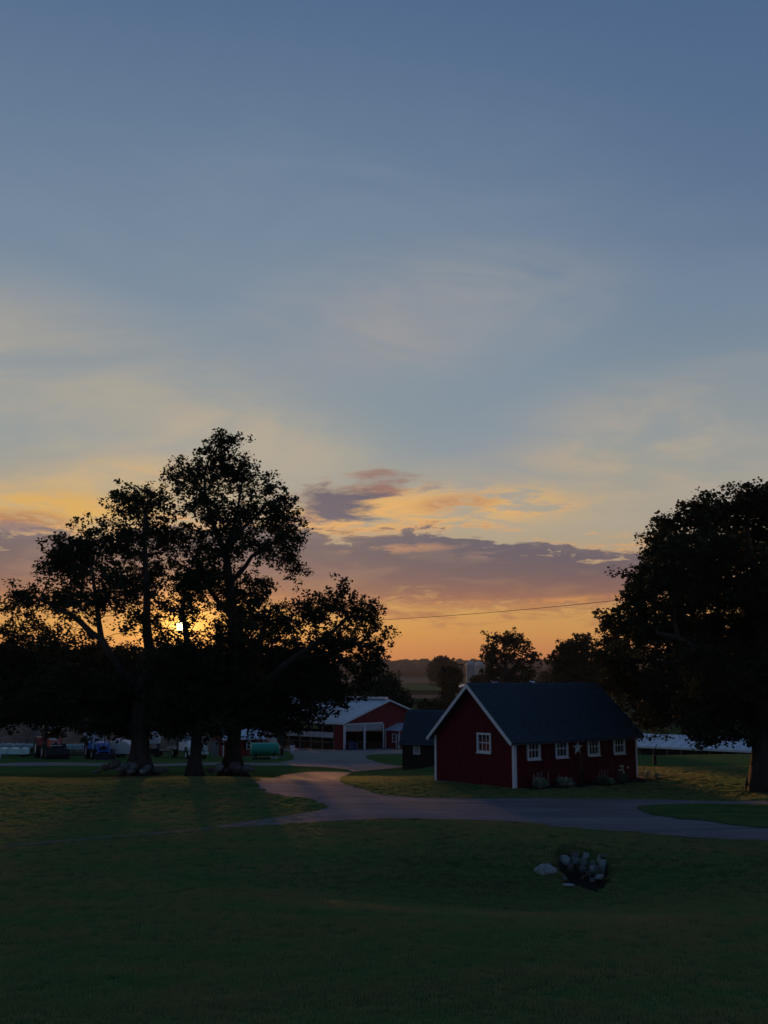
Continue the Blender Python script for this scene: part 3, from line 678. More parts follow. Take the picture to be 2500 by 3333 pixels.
for k, (px, py, rx, ry, Y_) in enumerate(((1378, 2296, 17, 9, 225), (1405, 2294, 22, 10, 222), (1440, 2298, 26, 10, 220), (1475, 2298, 24, 9, 218))):
    mid_tree('field_bush', ['small rounded bush at the left end of the field hedge', 'taller bush second from the left in the field hedge', 'broad low bush in the middle of the field hedge', 'bush at the right end of the field hedge by the shed peak'][k],
             Y_, (px, py + 10), .1, (px, py), [(px, py, rx, ry), (px + 6, py + 4, rx * .8, ry * .6)], 60, 22, .4, .6, 30 + k, leafm=LEAF2, group='bushes in the field hedge')
for k, (px, py, rx, ry, Y_) in enumerate(((1785, 2206, 22, 9, 420), (1830, 2208, 25, 10, 420), (2010, 2236, 45, 24, 200), (2080, 2240, 60, 40, 190), (1170, 2235, 22, 12, 300), (1060, 2215, 50, 20, 420), (330, 2150, 90, 22, 300), (120, 2160, 110, 24, 310), (560, 2150, 110, 20, 320), (800, 2165, 100, 20, 330))):
    mid_tree('hedge_tree', ['low hedge tree just right of the white barn roofs', 'low hedge tree below the loose-topped tree', 'dark tree mass between the red shed roof and the right maple', 'dark tree low behind the right maple', 'small thorn tree beyond the machine shed ridge', 'hedge tree left of the far fields',
             'far hedge tree seen through the left maple', 'far hedge tree at the left edge', 'far hedge tree left of the slim maple', 'far hedge tree behind the tallest maple'][k],
             Y_, (px, py + ry + 8), .3, (px, py), [(px, py, rx, ry), (px - rx * .3, py + ry * .5, rx * .7, ry * .7), (px + rx * .4, py + ry * .6, rx * .6, ry * .6)], int(90 + rx * 1.6), 18, Y_ * .0021, Y_ * .0035, 50 + k, group='trees along the field hedges')

for k, (px, Y_, top_) in enumerate(((40, 150, 2098), (165, 146, 2100), (290, 141, 2103), (405, 143, 2106), (515, 139, 2112), (618, 141, 2116)))  :  # added trees, barely visible; their crowns keep the low sun off the lawn
    mid_tree('roadside_tree', ['tall-stemmed tree at the left edge, beyond the earth heaps', 'tall-stemmed tree second from the left edge, beyond the earth heaps', 'tall-stemmed tree beyond the red tractor', 'tall-stemmed tree just left of the thickest maple, in the yard behind', 'tall-stemmed tree seen just right of the thickest maple', 'tall-stemmed tree behind the slim maple'][k],
             Y_, (px, 2420), .3, (px, top_ + 55), [(px, top_ + 40, 60, 36), (px - 38, top_ + 62, 48, 24), (px + 40, top_ + 64, 48, 24)], 260, 18, .38, .7, 90 + k, leafm=LEAF2, group='tall-stemmed trees behind the maples')
for k, (px, Y_, top_) in enumerate(((790, 142, 2105), (915, 140, 2108), (1010, 146, 2140))):  # more added trees, placed so their crowns shade the drive
    mid_tree('roadside_tree', ['tall-stemmed tree hidden behind the trunk of the tallest maple', 'tall-stemmed tree behind the low right bough of the tallest maple', 'last tall-stemmed tree behind the tip of the low right bough'][k],
             Y_, (px, 2420), .3, (px, top_ + 60), [(px, top_ + 45, 55, 40), (px - 35, top_ + 80, 45, 34), (px + 38, top_ + 82, 45, 34), (px, top_ + 92, 60, 26)], 300, 20, .38, .7, 80 + k, leafm=LEAF2, group='tall-stemmed trees behind the maples')

# far-off wood on the ridge, one mass
def forest():
    rng = np.random.default_rng(5); n = 2300
    y = rng.uniform(1390, 1900, n); x = rng.uniform(-.46, .46, n) * y
    edge = rng.random(n) < .25; y = np.where(edge, rng.uniform(1385, 1420, n), y)
    bm = bmesh.new(); bmesh.ops.create_icosphere(bm, subdivisions=2, radius=1); bv = np.array([v.co[:] for v in bm.verts]); bf = np.array([[v.index for v in f.verts] for f in bm.faces]); bm.free()
    z = h(x, y); Vs, Fs = [], []
    for k in range(n):
        r = rng.uniform(5, 9); hh = rng.uniform(5.5, 9.5); j = bv * (1 + .16 * rng.normal(0, 1, (len(bv), 1)))
        Vs.append(j * np.array([r, r, hh * .62]) + np.array([x[k], y[k], z[k] + hh * .6])); Fs.append(bf + k * len(bv))
    me = np_mesh('forest', np.concatenate(Vs), np.concatenate(Fs), mat('far_wood', (.060, .055, .034), .95, .5, .02, spec=.05)); tag(link('forest', me), kind='stuff')
forest()

# ------------------------------------------------------------------ shared materials for the buildings
RED = mat('barn_red_paint', (.118, .009, .014), .75, .35, 1.2, bump=.5, bscale=14, stretch=(3, 3, .35), spec=.2)
REDM = mat('red_steel_siding', (.20, .020, .024), .55, .15, .6, spec=.3)
WHITE = mat('white_paint', (.74, .76, .78), .55, .15, 3, bump=.2)
ROOF = mat('slate_shingles', (.052, .080, .102), .85, .35, 5, bump=.7, bscale=40, color2=(.028, .050, .062), spec=.25)
TIN = mat('galvanised_roof', (.50, .56, .64), .42, .12, .5, spec=.5, metal=.25)
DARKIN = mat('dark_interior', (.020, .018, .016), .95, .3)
DIRT = mat('dark_soil', (.022, .018, .014), .95, .4, 4, bump=1)
MULCH = mat('dark_mulch', (.016, .013, .011), .95, .4, 6, bump=1.5, bscale=40)
WOOD = mat('weathered_wood', (.16, .13, .10), .85, .35, 3, bump=.5, stretch=(1, 1, .3))
BROWNW = mat('dark_brown_siding', (.045, .032, .024), .85, .35, 3, bump=.6)
GLASS = glass_mat('window_glass', (.8, .82, .84))
BLACK = mat('black_rubber', (.028, .028, .030), .8, .3)
STEEL = mat('grey_steel', (.30, .31, .33), .45, .2, spec=.5, metal=.5)

def plane_px(root_loc, rz, px, py, axis='y', off=0):       # where the ray through a pixel meets a wall of a building, in its own axes
    M = (Matrix.Translation(root_loc) @ Matrix.Rotation(rz, 4, 'Z')).inverted()
    o = M @ Vector((0, 0, CZ)); d = (M.to_3x3() @ ray(px, py)); i = {'x': 0, 'y': 1}[axis]
    t = (off - o[i]) / d[i]; return o + d * t

def rect_cut(x0, x1, z0, z1, holes):       # split a vertical strip round the holes
    segs = [(z0, z1)]
    for (a, b, c, d) in holes:
        if b <= x0 + .004 or a >= x1 - .004: continue
        ns_ = []
        for s, e in segs:
            if d <= s or c >= e: ns_.append((s, e)); continue
            if c > s: ns_.append((s, c))
            if d < e: ns_.append((d, e))
        segs = ns_
    return segs

def window(root, M, w, hh, cols, rows, fm=WHITE, fw=.10, depth=.09, name='window', pane_m=GLASS, sill=True, bar=.038):
    """a sash window centred at the origin of M, facing -y"""
    q = MB(); o = .05
    q.box(-w / 2, -w / 2 + fw, -o, depth, -hh / 2, hh / 2, M).box(w / 2 - fw, w / 2, -o, depth, -hh / 2, hh / 2, M)
    q.box(-w / 2 + fw, w / 2 - fw, -o - .004, depth, hh / 2 - fw, hh / 2, M).box(-w / 2 + fw, w / 2 - fw, -o - .004, depth, -hh / 2, -hh / 2 + fw, M)
    f = q.build(name, fm, root)
    iw, ih = w - 2 * fw, hh - 2 * fw; cw, chh = iw / cols, ih / rows
    for a in range(1, cols): MB().box(-iw / 2 + a * cw - bar / 2, -iw / 2 + a * cw + bar / 2, .0, .03, -ih / 2, ih / 2, M).build('muntin', fm, f)
    for a in range(1, rows): MB().box(-iw / 2, iw / 2, -.003, .026, -ih / 2 + a * chh - bar * .65, -ih / 2 + a * chh + bar * .65, M).build('muntin', fm, f)
    for a in range(cols):
        for b in range(rows):
            MB().box(-iw / 2 + a * cw + bar / 2, -iw / 2 + (a + 1) * cw - bar / 2, .012, .016, -ih / 2 + b * chh + bar / 2, -ih / 2 + (b + 1) * chh - bar / 2, M).build('pane', pane_m, f)
    if sill: MB().box(-w / 2 - .03, w / 2 + .03, -o - .05, -o + .0, -hh / 2 - .05, -hh / 2 - .003, M).build('sill', fm, f)
    return f

# ------------------------------------------------------------------ the red shed in front
def red_shed():
    Nc = P(1676, 2556, 54.0); N = Vector((Nc.x, Nc.y, 0)); rz = math.atan2(.618, .786)
    L_, Wd, H, RISE = 9.45, 5.98, 2.42, 2.66
    root = thing('red_shed', 'red board shed in front with a dark shingled roof, white trim and five small windows', 'shed', N, rz)
    mid = Wd / 2
    holes = []; wins = []
    for (a, b, c, d) in ((1711, 1759, 2402, 2461), (1804, 1849, 2395.5, 2456), (1909, 1951.5, 2390, 2449), (1992.5, 2034, 2385, 2442)):
        p0 = plane_px(N, rz, a, d); p1 = plane_px(N, rz, b, c); p2 = plane_px(N, rz, (a + b) / 2, (c + d) / 2)
        w = p1.x - p0.x; cx, cz = p2.x, p2.z; hh = .94; cz = 1.87; w = .93
        holes.append((cx - w / 2 + .02, cx + w / 2 - .02, cz - hh / 2 + .02, cz + hh / 2 - .02)); wins.append((cx, cz, w, hh))
    # front boards (long wall)
    rb = random.Random(3); bw = .20; nb_ = int(L_ / bw)
    x = .0
    while x < L_ - .01:
        x1 = min(L_, x + bw); pr = rb.uniform(0, .007)
        for s, e in rect_cut(x, x1, .06, H, holes):
            MB().box(x + .004, x1 - .004, -.022 - pr, 0, s, e).build('board', RED, root)
        x = x1
    # gable boards
    p2 = plane_px(N, rz, 1577.5, 2417.5, 'x'); gy_, gz_ = p2.y, p2.z; gw, gh = 1.04, 1.0
    gholes = [(gy_ - gw / 2 + .02, gy_ + gw / 2 - .02, gz_ - gh / 2 + .02, gz_ + gh / 2 - .02)]
    y = 0.0
    top = lambda v: H + RISE * (1 - abs(v - mid) / mid) - .06
    while y < Wd - .01:
        y1 = min(Wd, y + bw); pr = rb.uniform(0, .007)
        segs = rect_cut(y, y1, .06, 99, gholes)
        for s, e in segs:
            if e > 50: poly = [(y + .004, s), (y1 - .004, s), (y1 - .004, top(y1))] + ([(mid, top(mid))] if y < mid < y1 else []) + [(y + .004, top(y))]
            else: poly = [(y + .004, s), (y1 - .004, s), (y1 - .004, e), (y + .004, e)]
            MB().prism(poly, -.022 - pr, 0, 'x').build('board', RED, root)
        y = y1
    # plain back wall, far gable, inner lining with openings
    MB().box(0, L_, Wd - .06, Wd, 0, H).build('back_wall', RED, root)
    MB().prism([(.0, 0), (Wd - .062, 0), (Wd - .062, H), (mid, H + RISE - .08), (.0, H)], L_, L_ - .06, 'x').build('end_wall', RED, root)
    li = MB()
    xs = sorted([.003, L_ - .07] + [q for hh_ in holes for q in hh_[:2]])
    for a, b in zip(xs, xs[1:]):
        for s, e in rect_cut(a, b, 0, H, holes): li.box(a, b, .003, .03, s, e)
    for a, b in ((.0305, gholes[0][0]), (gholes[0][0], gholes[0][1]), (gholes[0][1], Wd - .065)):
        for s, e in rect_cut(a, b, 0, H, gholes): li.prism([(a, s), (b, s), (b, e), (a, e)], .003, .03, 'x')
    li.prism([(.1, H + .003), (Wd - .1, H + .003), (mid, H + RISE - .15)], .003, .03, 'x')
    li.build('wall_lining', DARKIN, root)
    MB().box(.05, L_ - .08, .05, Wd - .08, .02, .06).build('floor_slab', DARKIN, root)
    # roof: two slabs and shingle courses
    oh, ov = .42, .40                                    # along the ridge, beyond the eaves
    ang_ = math.atan2(RISE, mid); ux, uz = math.cos(ang_), math.sin(ang_)
    slope = math.hypot(mid, RISE) + ov / ux * .6
    rf = None
    for sgn in (1, -1):
        yr = lambda s: mid - sgn * s * ux; zr = lambda s: H + RISE + .02 - s * uz
        nrm = (-sgn * uz, ux)
        sl_ = MB().prism([(yr(0), zr(0)), (yr(slope), zr(slope)), (yr(slope) + nrm[0] * .07, zr(slope) + nrm[1] * .07), (yr(0), zr(0) + .07 / ux)], -oh, L_ + oh, 'x').build('roof', ROOF, root)
        q = MB(); cs = .145; nc = int(slope / cs) + 1; r2 = random.Random(9)
        for c in range(nc):
            s1 = slope + .02 - c * cs; s0 = max(.0, s1 - cs * 1.25); xx = -oh - .01 + (c % 2) * .15
            xe = -oh - .01
            while xe < L_ + oh + .01:
                x1 = min(xx + .30, L_ + oh + .012); lift = r2.uniform(.010, .022)
                a0, a1 = .072, .085 + lift
                pts_ = []
                for (s, hh_) in ((s0, a0), (s1 + r2.uniform(-.006, .006), a0), (s1, a1), (s0, a0 + .006)):
                    pts_.append((yr(s) + nrm[0] * hh_, zr(s) + nrm[1] * hh_))
                q.prism(pts_, xe + .004, x1 - .004, 'x'); xe = x1; xx = x1
        tag(q.build('shingles', ROOF, sl_), kind='stuff')
        if sgn == 1: rf = sl_
    q = MB()
    for k in range(34):
        x0 = -oh + k * .302; x1 = min(x0 + .36, L_ + oh)
        for sgn in (1, -1):
            q.prism([(mid, H + RISE + .145), (mid - sgn * .17, H + RISE + .145 - .15 * uz / ux * 1.02), (mid - sgn * .17, H + RISE + .12 - .15 * uz / ux * 1.02), (mid, H + RISE + .12)], x0, x1 - .006, 'x')
    tag(q.build('ridge_caps', ROOF, root), kind='stuff')
    # rake boards, fascia, corner boards
    for xs_ in (-oh - .03, L_ + oh + .002):
        for sgn in (1, -1):
            yr = lambda s: mid - sgn * s * ux; zr = lambda s: H + RISE + .02 - s * uz
            nrm = (-sgn * uz, ux); d0, d1 = .065, -.11
            MB().prism([(yr(0), zr(0) + d0 / ux), (yr(slope) + nrm[0] * d0, zr(slope) + nrm[1] * d0), (yr(slope) + nrm[0] * d1, zr(slope) + nrm[1] * d1), (yr(0), zr(0) + d1 / ux)], xs_, xs_ + .028, 'x').build('rake_board', WHITE, root)
    ze = H + RISE + .02 - slope * uz
    MB().box(-oh, L_ + oh, mid - slope * ux - .012, mid - slope * ux - .002, ze - .06, ze + .05).build('fascia', mat('dark_fascia', (.10, .11, .125), .6), root)
    for (x0, x1, y0, y1) in ((-.04, .10, -.062, -.032), (-.062, -.032, -.032, .11), (-.062, -.032, Wd - .12, Wd + .02), (L_ - .10, L_ + .03, -.062, -.032)):
        MB().box(x0, x1, y0, y1, .02, H + (.14 if y1 < .2 else .1) - .10).build('corner_board', WHITE, root)
    for cx, cz, w, hh in wins: window(root, Matrix.Translation((cx, -.03, cz)), w, hh, 3, 2)
    f = window(root, Matrix.Translation((-.03, gy_, gz_)) @ Matrix.Rotation(R(-90), 4, 'Z'), gw, gh, 3, 2)
    cm = mat('red_curtain', (.88, .20, .14), .85, .25, 5, stretch=(1, 5, .6), color2=(.60, .07, .05))
    cu = MB(); n = 36
    for k in range(n):
        a0 = gy_ - .46 + .80 * k / n; a1 = gy_ - .46 + .80 * (k + 1) / n; zt0 = gz_ + .30 - .10 * abs(math.sin(k * .5)); zt1 = gz_ + .30 - .10 * abs(math.sin((k + 1) * .5))
        cu.add([(.055 + .015 * math.sin(k * 1.4), a0, gz_ - .45), (.055 + .015 * math.sin((k + 1) * 1.4), a1, gz_ - .45), (.055 + .015 * math.sin((k + 1) * 1.4), a1, zt1), (.055 + .015 * math.sin(k * 1.4), a0, zt0)], [(0, 1, 2, 3)])
    cu.build('curtain', cm, root, recalc=False)
    MB().box(-.03, L_ + .03, -.02, Wd + .02, -.35, .055).build('foundation', mat('old_concrete', (.16, .155, .15), .9, .3), root)
    # star
    s2 = plane_px(N, rz, 1879, 2434)
    st = thing('barn_star', 'pale five-pointed metal star hung between the second and third front windows', 'star', N + Matrix.Rotation(rz, 3, 'Z') @ Vector((s2.x, -.035, s2.z)), rz)
    b = MB(); Ro, Ri = .42, .165
    vs = [(0, -.12, 0)] + [((Ro if k % 2 == 0 else Ri) * math.sin(math.pi * k / 5), 0, (Ro if k % 2 == 0 else Ri) * math.cos(math.pi * k / 5)) for k in range(10)]
    for k in range(10):
        b2_ = MB().add([vs[0], vs[1 + k], vs[1 + (k + 1) % 10], (0, -.002, 0)], [(0, 1, 2), (3, 2, 1), (0, 3, 1), (0, 2, 3)]); b2_.build('star_facet', mat('star_paint', (.72, .78, .80), .5, .3, 4), st)
    return root, N, rz, L_
SHED, SN, SRZ, SL = red_shed()
def sw(x, y, z=0): p = SN + Matrix.Rotation(SRZ, 3, 'Z') @ Vector((x, y, 0)); return Vector((p.x, p.y, hz(p.x, p.y) + z))

# mulch bed and plants along the front wall
poly = [tuple(sw(x, y)[:2]) for x, y in ((.15, -.1), (.1, -.9), (1.2, -1.15), (3, -1.2), (5.4, -1.1), (7.6, -1.15), (9.6, -1.3), (10.9, -.9), (10.8, .3), (9.6, .6), (9.5, -.1))]
tag(sheet('mulch_bed', poly, MULCH, .05, .3), kind='structure')
PL = mat('pale_green_leaves', (.42, .55, .40), .7, .35, 2, transl=.3); PL2 = mat('deep_green_leaves', (.20, .28, .18), .7, .35, 2, transl=.3); FLW = mat('pink_white_petals', (.56, .42, .47), .7, .25, 4, transl=.3)
FY = mat('cream_petals', (.70, .66, .52), .7, .2, 4, transl=.3)
def plant(label, x, y, rad, hgt, nl, ll, lw, lm, spikes=0, fm=FLW, seed=0, blooms=0, group='plants in the bed before the red shed', name='garden_plant', cat='plant', base=None):
    r = random.Random(seed); p = base or sw(x, y)
    t = thing(name, label, cat, p, 0, group); q = MB()
    for k in range(nl):
        a = r.uniform(0, 6.283); e = r.uniform(.25, 1.35); d = Vector((math.cos(a) * math.cos(e), math.sin(a) * math.cos(e), math.sin(e)))
        L = ll * r.uniform(.6, 1.15); o = Vector((math.cos(a), math.sin(a), 0)) * rad * r.random() * .55 + Vector((0, 0, hgt * r.random() * .55))
        s_ = d.cross(Vector((0, 0, 1))).normalized() * lw * L * .5; c1 = o + d * L * .5; tip = o + d * L - Vector((0, 0, L * .28)); u = Vector((0, 0, lw * L * .12))
        q.add([o, c1 - s_ + u, tip, c1 + s_ + u, c1], [(0, 4, 1), (1, 4, 2), (2, 4, 3), (3, 4, 0)])
    tag(q.build('leaves', lm, t, recalc=False), kind='stuff')
    for k in range(spikes):
        a = r.uniform(0, 6.283); rr_ = rad * r.uniform(.1, .8); b = Vector((math.cos(a) * rr_, math.sin(a) * rr_, 0)); hh = hgt * r.uniform(.95, 1.5); tp = b * 1.25 + Vector((0, 0, hh))
        st = MB().tube([b, tp], [.008, .005], 4).build('flower_stalk', PL2, t); fl = MB()
        for j in range(16):
            z = 1 - j / 30; c = b.lerp(tp, z) + Vector((r.uniform(-.025, .025), r.uniform(-.025, .025), 0)); s = .024 * (1.4 - z * .6)
            fl.add([c + Vector((s, 0, 0)), c + Vector((0, s, .01)), c + Vector((-s, 0, 0)), c + Vector((0, -s, .01)), c + Vector((0, 0, s)), c - Vector((0, 0, s))], [(0, 1, 4), (1, 2, 4), (2, 3, 4), (3, 0, 4), (1, 0, 5), (2, 1, 5), (3, 2, 5), (0, 3, 5)])
        tag(fl.build('blossoms', fm, st, recalc=False), kind='stuff')
    for k in range(blooms):
        a = r.uniform(0, 6.283); rr_ = rad * r.uniform(.1, .9); c = Vector((math.cos(a) * rr_, math.sin(a) * rr_, hgt * r.uniform(.6, 1.15)))
        fl = MB(); 
        for j in range(6):
            an = j * 1.047; dd = Vector((math.cos(an), 0, math.sin(an))) * .075; ss = Vector((-math.sin(an), 0, math.cos(an))) * .022
            fl.add([c, c + dd * .6 + ss, c + dd - Vector((0, .01, 0)), c + dd * .6 - ss], [(0, 1, 2, 3)])
        fl.build('bloom', fm, t, recalc=False)
    return t
plant('leafy pale green hosta mound with pink spikes beside the white corner board', 1.15, -.62, .50, .62, 260, .30, .45, PL, 6, seed=1)
plant('spreading pale green clump under the second front window', 2.95, -.62, .62, .48, 260, .36, .30, PL, 3, seed=2)
plant('tall dark stalk plant climbing the wall below the star', 4.65, -.28, .16, 1.35, 90, .20, .35, mat('dark_stalk_leaves', (.028, .035, .022), .8, .3), 3, fm=mat('faded_blossom', (.17, .07, .06), .8), seed=3)
plant('low green plant with pink spikes under the third front window', 5.7, -.66, .42, .55, 150, .28, .40, PL2, 5, seed=4)
plant('broad green clump in front of the low spikes, right of the star', 6.2, -.85, .34, .34, 120, .28, .45, PL, 0, seed=5)
plant('rose bush dotted with small cream blooms under the fourth front window', 7.5, -.6, .50, .75, 170, .16, .55, PL2, 0, fm=FY, seed=6, blooms=8)
plant('grey-green plant at the right corner board of the red shed', 9.45, -.62, .32, .62, 130, .28, .4, PL, 2, seed=7)
plant('small pale leafy plant at the far right end of the mulch bed', 10.0, -.85, .28, .34, 100, .26, .5, PL, 0, seed=8)

# ------------------------------------------------------------------ dark brown shed behind its left corner
def dark_shed():
    p = P(1310, 2497, 79.0); N = Vector((p.x, p.y, hz(p.x, p.y) - .1)); rz = math.atan2(-.25, .95)
    H = P(1310, 2413, 79).z - N.z; Wd, L = 5.0, 5.4
    root = thing('brown_shed', 'low dark brown shed with a steep slate roof just behind the red shed', 'shed', N, rz)
    # horizontal siding boards
    e = plane_px(N, rz, 1345.5, 2451); e2 = plane_px(N, rz, 1368, 2416); win = (e.x, e2.x, H - .92, H - .12)
    z = .0
    rb = random.Random(8)
    while z < H - .01:
        z1 = min(H, z + .19)
        for s, en in rect_cut(z, z1, 0, L, [(win[2], win[3], win[0], win[1])]):
            MB().prism([(-.05 - rb.uniform(0, .006), z + .006), (-.025, z1 - .002), (0, z1 - .002), (0, z + .006)], s, en, 'x').build('siding_board', BROWNW, root)
        z = z1
    MB().box(.01, L, Wd - .08, Wd, 0, H).build('back_wall', BROWNW, root)
    rid = P(1358.5, 2309, 81.0).z - N.z
    for x0, x1 in ((.0, .06), (L - .06, L)):
        MB().prism([(.003, 0), (Wd - .083, 0), (Wd - .083, H), (Wd / 2, rid - .12), (.003, H)], x0 + .002, x1, 'x').build('gable_wall', BROWNW, root)
    MB().box(-.06, L + .05, -.08, Wd + .05, -.6, -.003).build('stone_footing', mat('dark_footing', (.07, .065, .06), .9), root)
    Wr = Wd / 2; ang_ = math.atan2(rid - H, Wr); sl_ = math.hypot(rid - H, Wr) + .30; ux, uz = math.cos(ang_), math.sin(ang_)
    for sgn in (1, -1):
        yr = lambda s: Wd / 2 - sgn * s * ux; zr = lambda s: rid - s * uz; nrm = (-sgn * uz, ux)
        o = MB().prism([(yr(0), zr(0) - .08), (yr(sl_), zr(sl_) - .08), (yr(sl_) + nrm[0] * .05, zr(sl_) - .08 + nrm[1] * .05), (yr(0), zr(0) - .02)], -.22, L + .22, 'x').build('roof', ROOF, root)
        q = MB(); nc = int(sl_ / .17)
        for c in range(nc):
            s1 = sl_ + .01 - c * .17; s0 = max(0, s1 - .2)
            xx = -.23 + (c % 2) * .16; xe = -.23
            while xe < L + .22:
                x1 = min(xx + .33, L + .23); lf = rb.uniform(.008, .02)
                q.prism([(yr(s0), zr(s0) - .03), (yr(s1) + nrm[0] * .05, zr(s1) - .08 + nrm[1] * .05), (yr(s1) + nrm[0] * (.07 + lf), zr(s1) - .08 + nrm[1] * (.07 + lf)), (yr(s0), zr(s0) - .015)], xe + .004, x1 - .004, 'x'); xe = xx = x1
        tag(q.build('shingles', ROOF, o), kind='stuff')
    f = MB(); w0, w1, z0, z1 = win
    f.box(w0, w0 + .07, -.07, 0, z0, z1).box(w1 - .07, w1, -.07, 0, z0, z1).box(w0 + .07, w1 - .07, -.072, 0, z0, z0 + .07).box(w0 + .07, w1 - .07, -.072, 0, z1 - .07, z1)
    fr = f.build('window', WHITE, root)
    MB().box(w0 + .07, w1 - .07, -.04, -.01, z0 + .07, z1 - .07).build('shutter', mat('pale_board', (.50, .53, .56), .7), fr)
dark_shed()

# ------------------------------------------------------------------ big red machine shed
def machine_shed():
    p = P(1117.5, 2437, 140); N = Vector((p.x, p.y, hz(p.x, p.y) - .05)); gd = Vector((.67, .742)); rz = math.atan2(gd.y, gd.x)  # local x along the gable, y back along the eaves
    H = P(1117.5, 2351, 140).z - N.z; Wd, L = 17.4, 32.0
    RI = P(1260.5, 2278, 146.5).z - N.z - H
    root = thing('machine_shed', 'big open-fronted red steel shed with a pale tin roof beyond the drive', 'barn', N, rz)
    g = lambda px, py: plane_px(N, rz, px, py)
    d0, dm, d1 = g(1123, 2400).x, g(1187, 2400).x, g(1245.5, 2400).x; zt = g(1187, 2357).z
    zr = lambda x: H + RI * (1 - abs(x - Wd / 2) / (Wd / 2))
    # ribbed sheets of the gable, one per bay
    x = 0; rb = random.Random(4); k = 0
    xs = sorted(set([0, d0, dm, d1, Wd / 2, Wd] + [round(v, 2) for v in np.arange(d1 + 1, Wd, 1.0)] + [round(d0 + (d1 - d0) * j / 8, 3) for j in range(1, 8)]))
    for a, b in zip(xs, xs[1:]):
        z0 = zt if (a >= d0 - .01 and b <= d1 + .01) else 0
        q = MB(); n = max(1, int((b - a) / .3)); 
        q.prism([(a + .004, z0), (b - .004, z0), (b - .004, zr(b) - .03), (a + .004, zr(a) - .03)], 0, .04, 'y')
        for j in range(n):
            xr = a + (j + .5) * (b - a) / n; q.box(xr - .02, xr + .02, -.018, -.002, z0 + .01, zr(xr) - .1)
        q.build('siding_panel', REDM, root)
    # side wall facing the yard on the left (x = 0, running along y)
    s1 = plane_px(N, rz, 1088, 2400, 'x').y
    for a, b in ((.0, s1 / 2), (s1 / 2, s1)):
        q = MB(); q.prism([(a + .05, 0), (b - .005, 0), (b - .005, H - .02), (a + .05, H - .02)], 0, .04, 'x')
        for j in range(4): yy = a + .05 + (j + .5) * (b - a) / 4; q.box(-.018, -.002, yy - .02, yy + .02, .01, H - .05)
        q.build('siding_panel', REDM, root)
    zc0, zc1 = H - 2.05, H - 1.35
    npost = 14
    for j in range(npost + 1):
        yy = s1 + .1 + j * (L - s1 - .3) / npost
        po = MB().box(-.02, .16, yy - .09, yy + .09, -.4, H - .05).build('post', WOOD, root)
        MB().prism([(yy, H - .75), (yy + .65, H - .12), (yy + .78, H - .12), (yy + .09, H - .92)], .0, .1, 'x').build('knee_brace', WOOD, po)
        MB().prism([(yy, H - .75), (yy - .65, H - .12), (yy - .78, H - .12), (yy - .09, H - .92)], .11, .14, 'x').build('knee_brace', WOOD, po)
        if j < npost:
            y2 = s1 + .1 + (j + 1) * (L - s1 - .3) / npost
            q = MB(); n = 8
            for a in range(n):
                ya, yb = yy + (y2 - yy) * a / n, yy + (y2 - yy) * (a + 1) / n; o1 = -.10 - .05 * math.sin(a * 1.7 + j); o2 = -.10 - .05 * math.sin((a + 1) * 1.7 + j)
                q.add([(o1, ya, zc0), (o2, yb, zc0), (-.03, yb, zc1), (-.03, ya, zc1)], [(0, 1, 2, 3)]); q.add([(o1, ya, zc0 - .002), (o2, yb, zc0 - .002), (o2 - .02, yb, zc0 + .06), (o1 - .02, ya, zc0 + .06)], [(0, 1, 2, 3)])
            q.build('side_curtain', mat('grey_canvas', (.55, .55, .55), .8, .3, 1), root, recalc=False)
            MB().box(.02, .10, yy + .09, y2 - .09, .95, 1.05).build('rail', WOOD, root)
    MB().box(-.04, .12, s1, L, H - .12, H).build('eave_beam', WHITE, root)
    # far side: posts, no wall above the rail, so the fields show through
    for j in range(9):
        yy = j * L / 8; MB().box(Wd - .18, Wd, yy - .09 + .1, yy + .09 + .1, -.4, H - .05).build('post', WOOD, root)
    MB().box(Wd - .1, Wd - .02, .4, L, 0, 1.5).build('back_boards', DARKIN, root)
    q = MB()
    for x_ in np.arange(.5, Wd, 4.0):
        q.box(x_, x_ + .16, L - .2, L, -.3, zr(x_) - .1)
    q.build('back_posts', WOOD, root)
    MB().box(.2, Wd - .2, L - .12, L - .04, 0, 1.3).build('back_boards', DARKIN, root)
    MB().box(.06, Wd - .15, .06, L - .2, -.25, .03).build('earth_floor', DIRT, root)
    # roof
    rib = mat('galvanised_roof', None) if False else TIN
    for sgn in (0, 1):
        ex = -.45 if sgn == 0 else Wd + .45; ez = H - .45 * RI / (Wd / 2)
        npan = 12
        for j in range(npan):
            y0, y1 = -.35 + j * (L + .7) / npan, -.35 + (j + 1) * (L + .7) / npan
            q = MB(); q.add([(ex, y0 + .004, ez), (ex, y1 - .004, ez), (Wd / 2, y1 - .004, H + RI), (Wd / 2, y0 + .004, H + RI), (ex, y0 + .004, ez + .05), (ex, y1 - .004, ez + .05), (Wd / 2, y1 - .004, H + RI + .05), (Wd / 2, y0 + .004, H + RI + .05)],
                            [(0, 1, 2, 3), (7, 6, 5, 4), (0, 4, 5, 1), (3, 2, 6, 7), (0, 3, 7, 4), (1, 5, 6, 2)])
            for m_ in range(3):
                yr = y0 + (m_ + .5) * (y1 - y0) / 3
                q.add([(ex, yr - .03, ez + .052), (ex, yr + .03, ez + .052), (Wd / 2, yr + .03, H + RI + .052), (Wd / 2, yr - .03, H + RI + .052), (ex, yr, ez + .09), (Wd / 2, yr, H + RI + .09)], [(0, 4, 5, 3), (4, 1, 2, 5), (0, 1, 4)])
            q.build('roof_panel', TIN, root)
    MB().prism([(Wd / 2 - .35, H + RI + .1), (Wd / 2 + .35, H + RI + .1), (Wd / 2 + .3, H + RI + .38), (Wd / 2 - .3, H + RI + .38)], .3, L - .2, 'y').build('ridge_vent', WHITE, root)
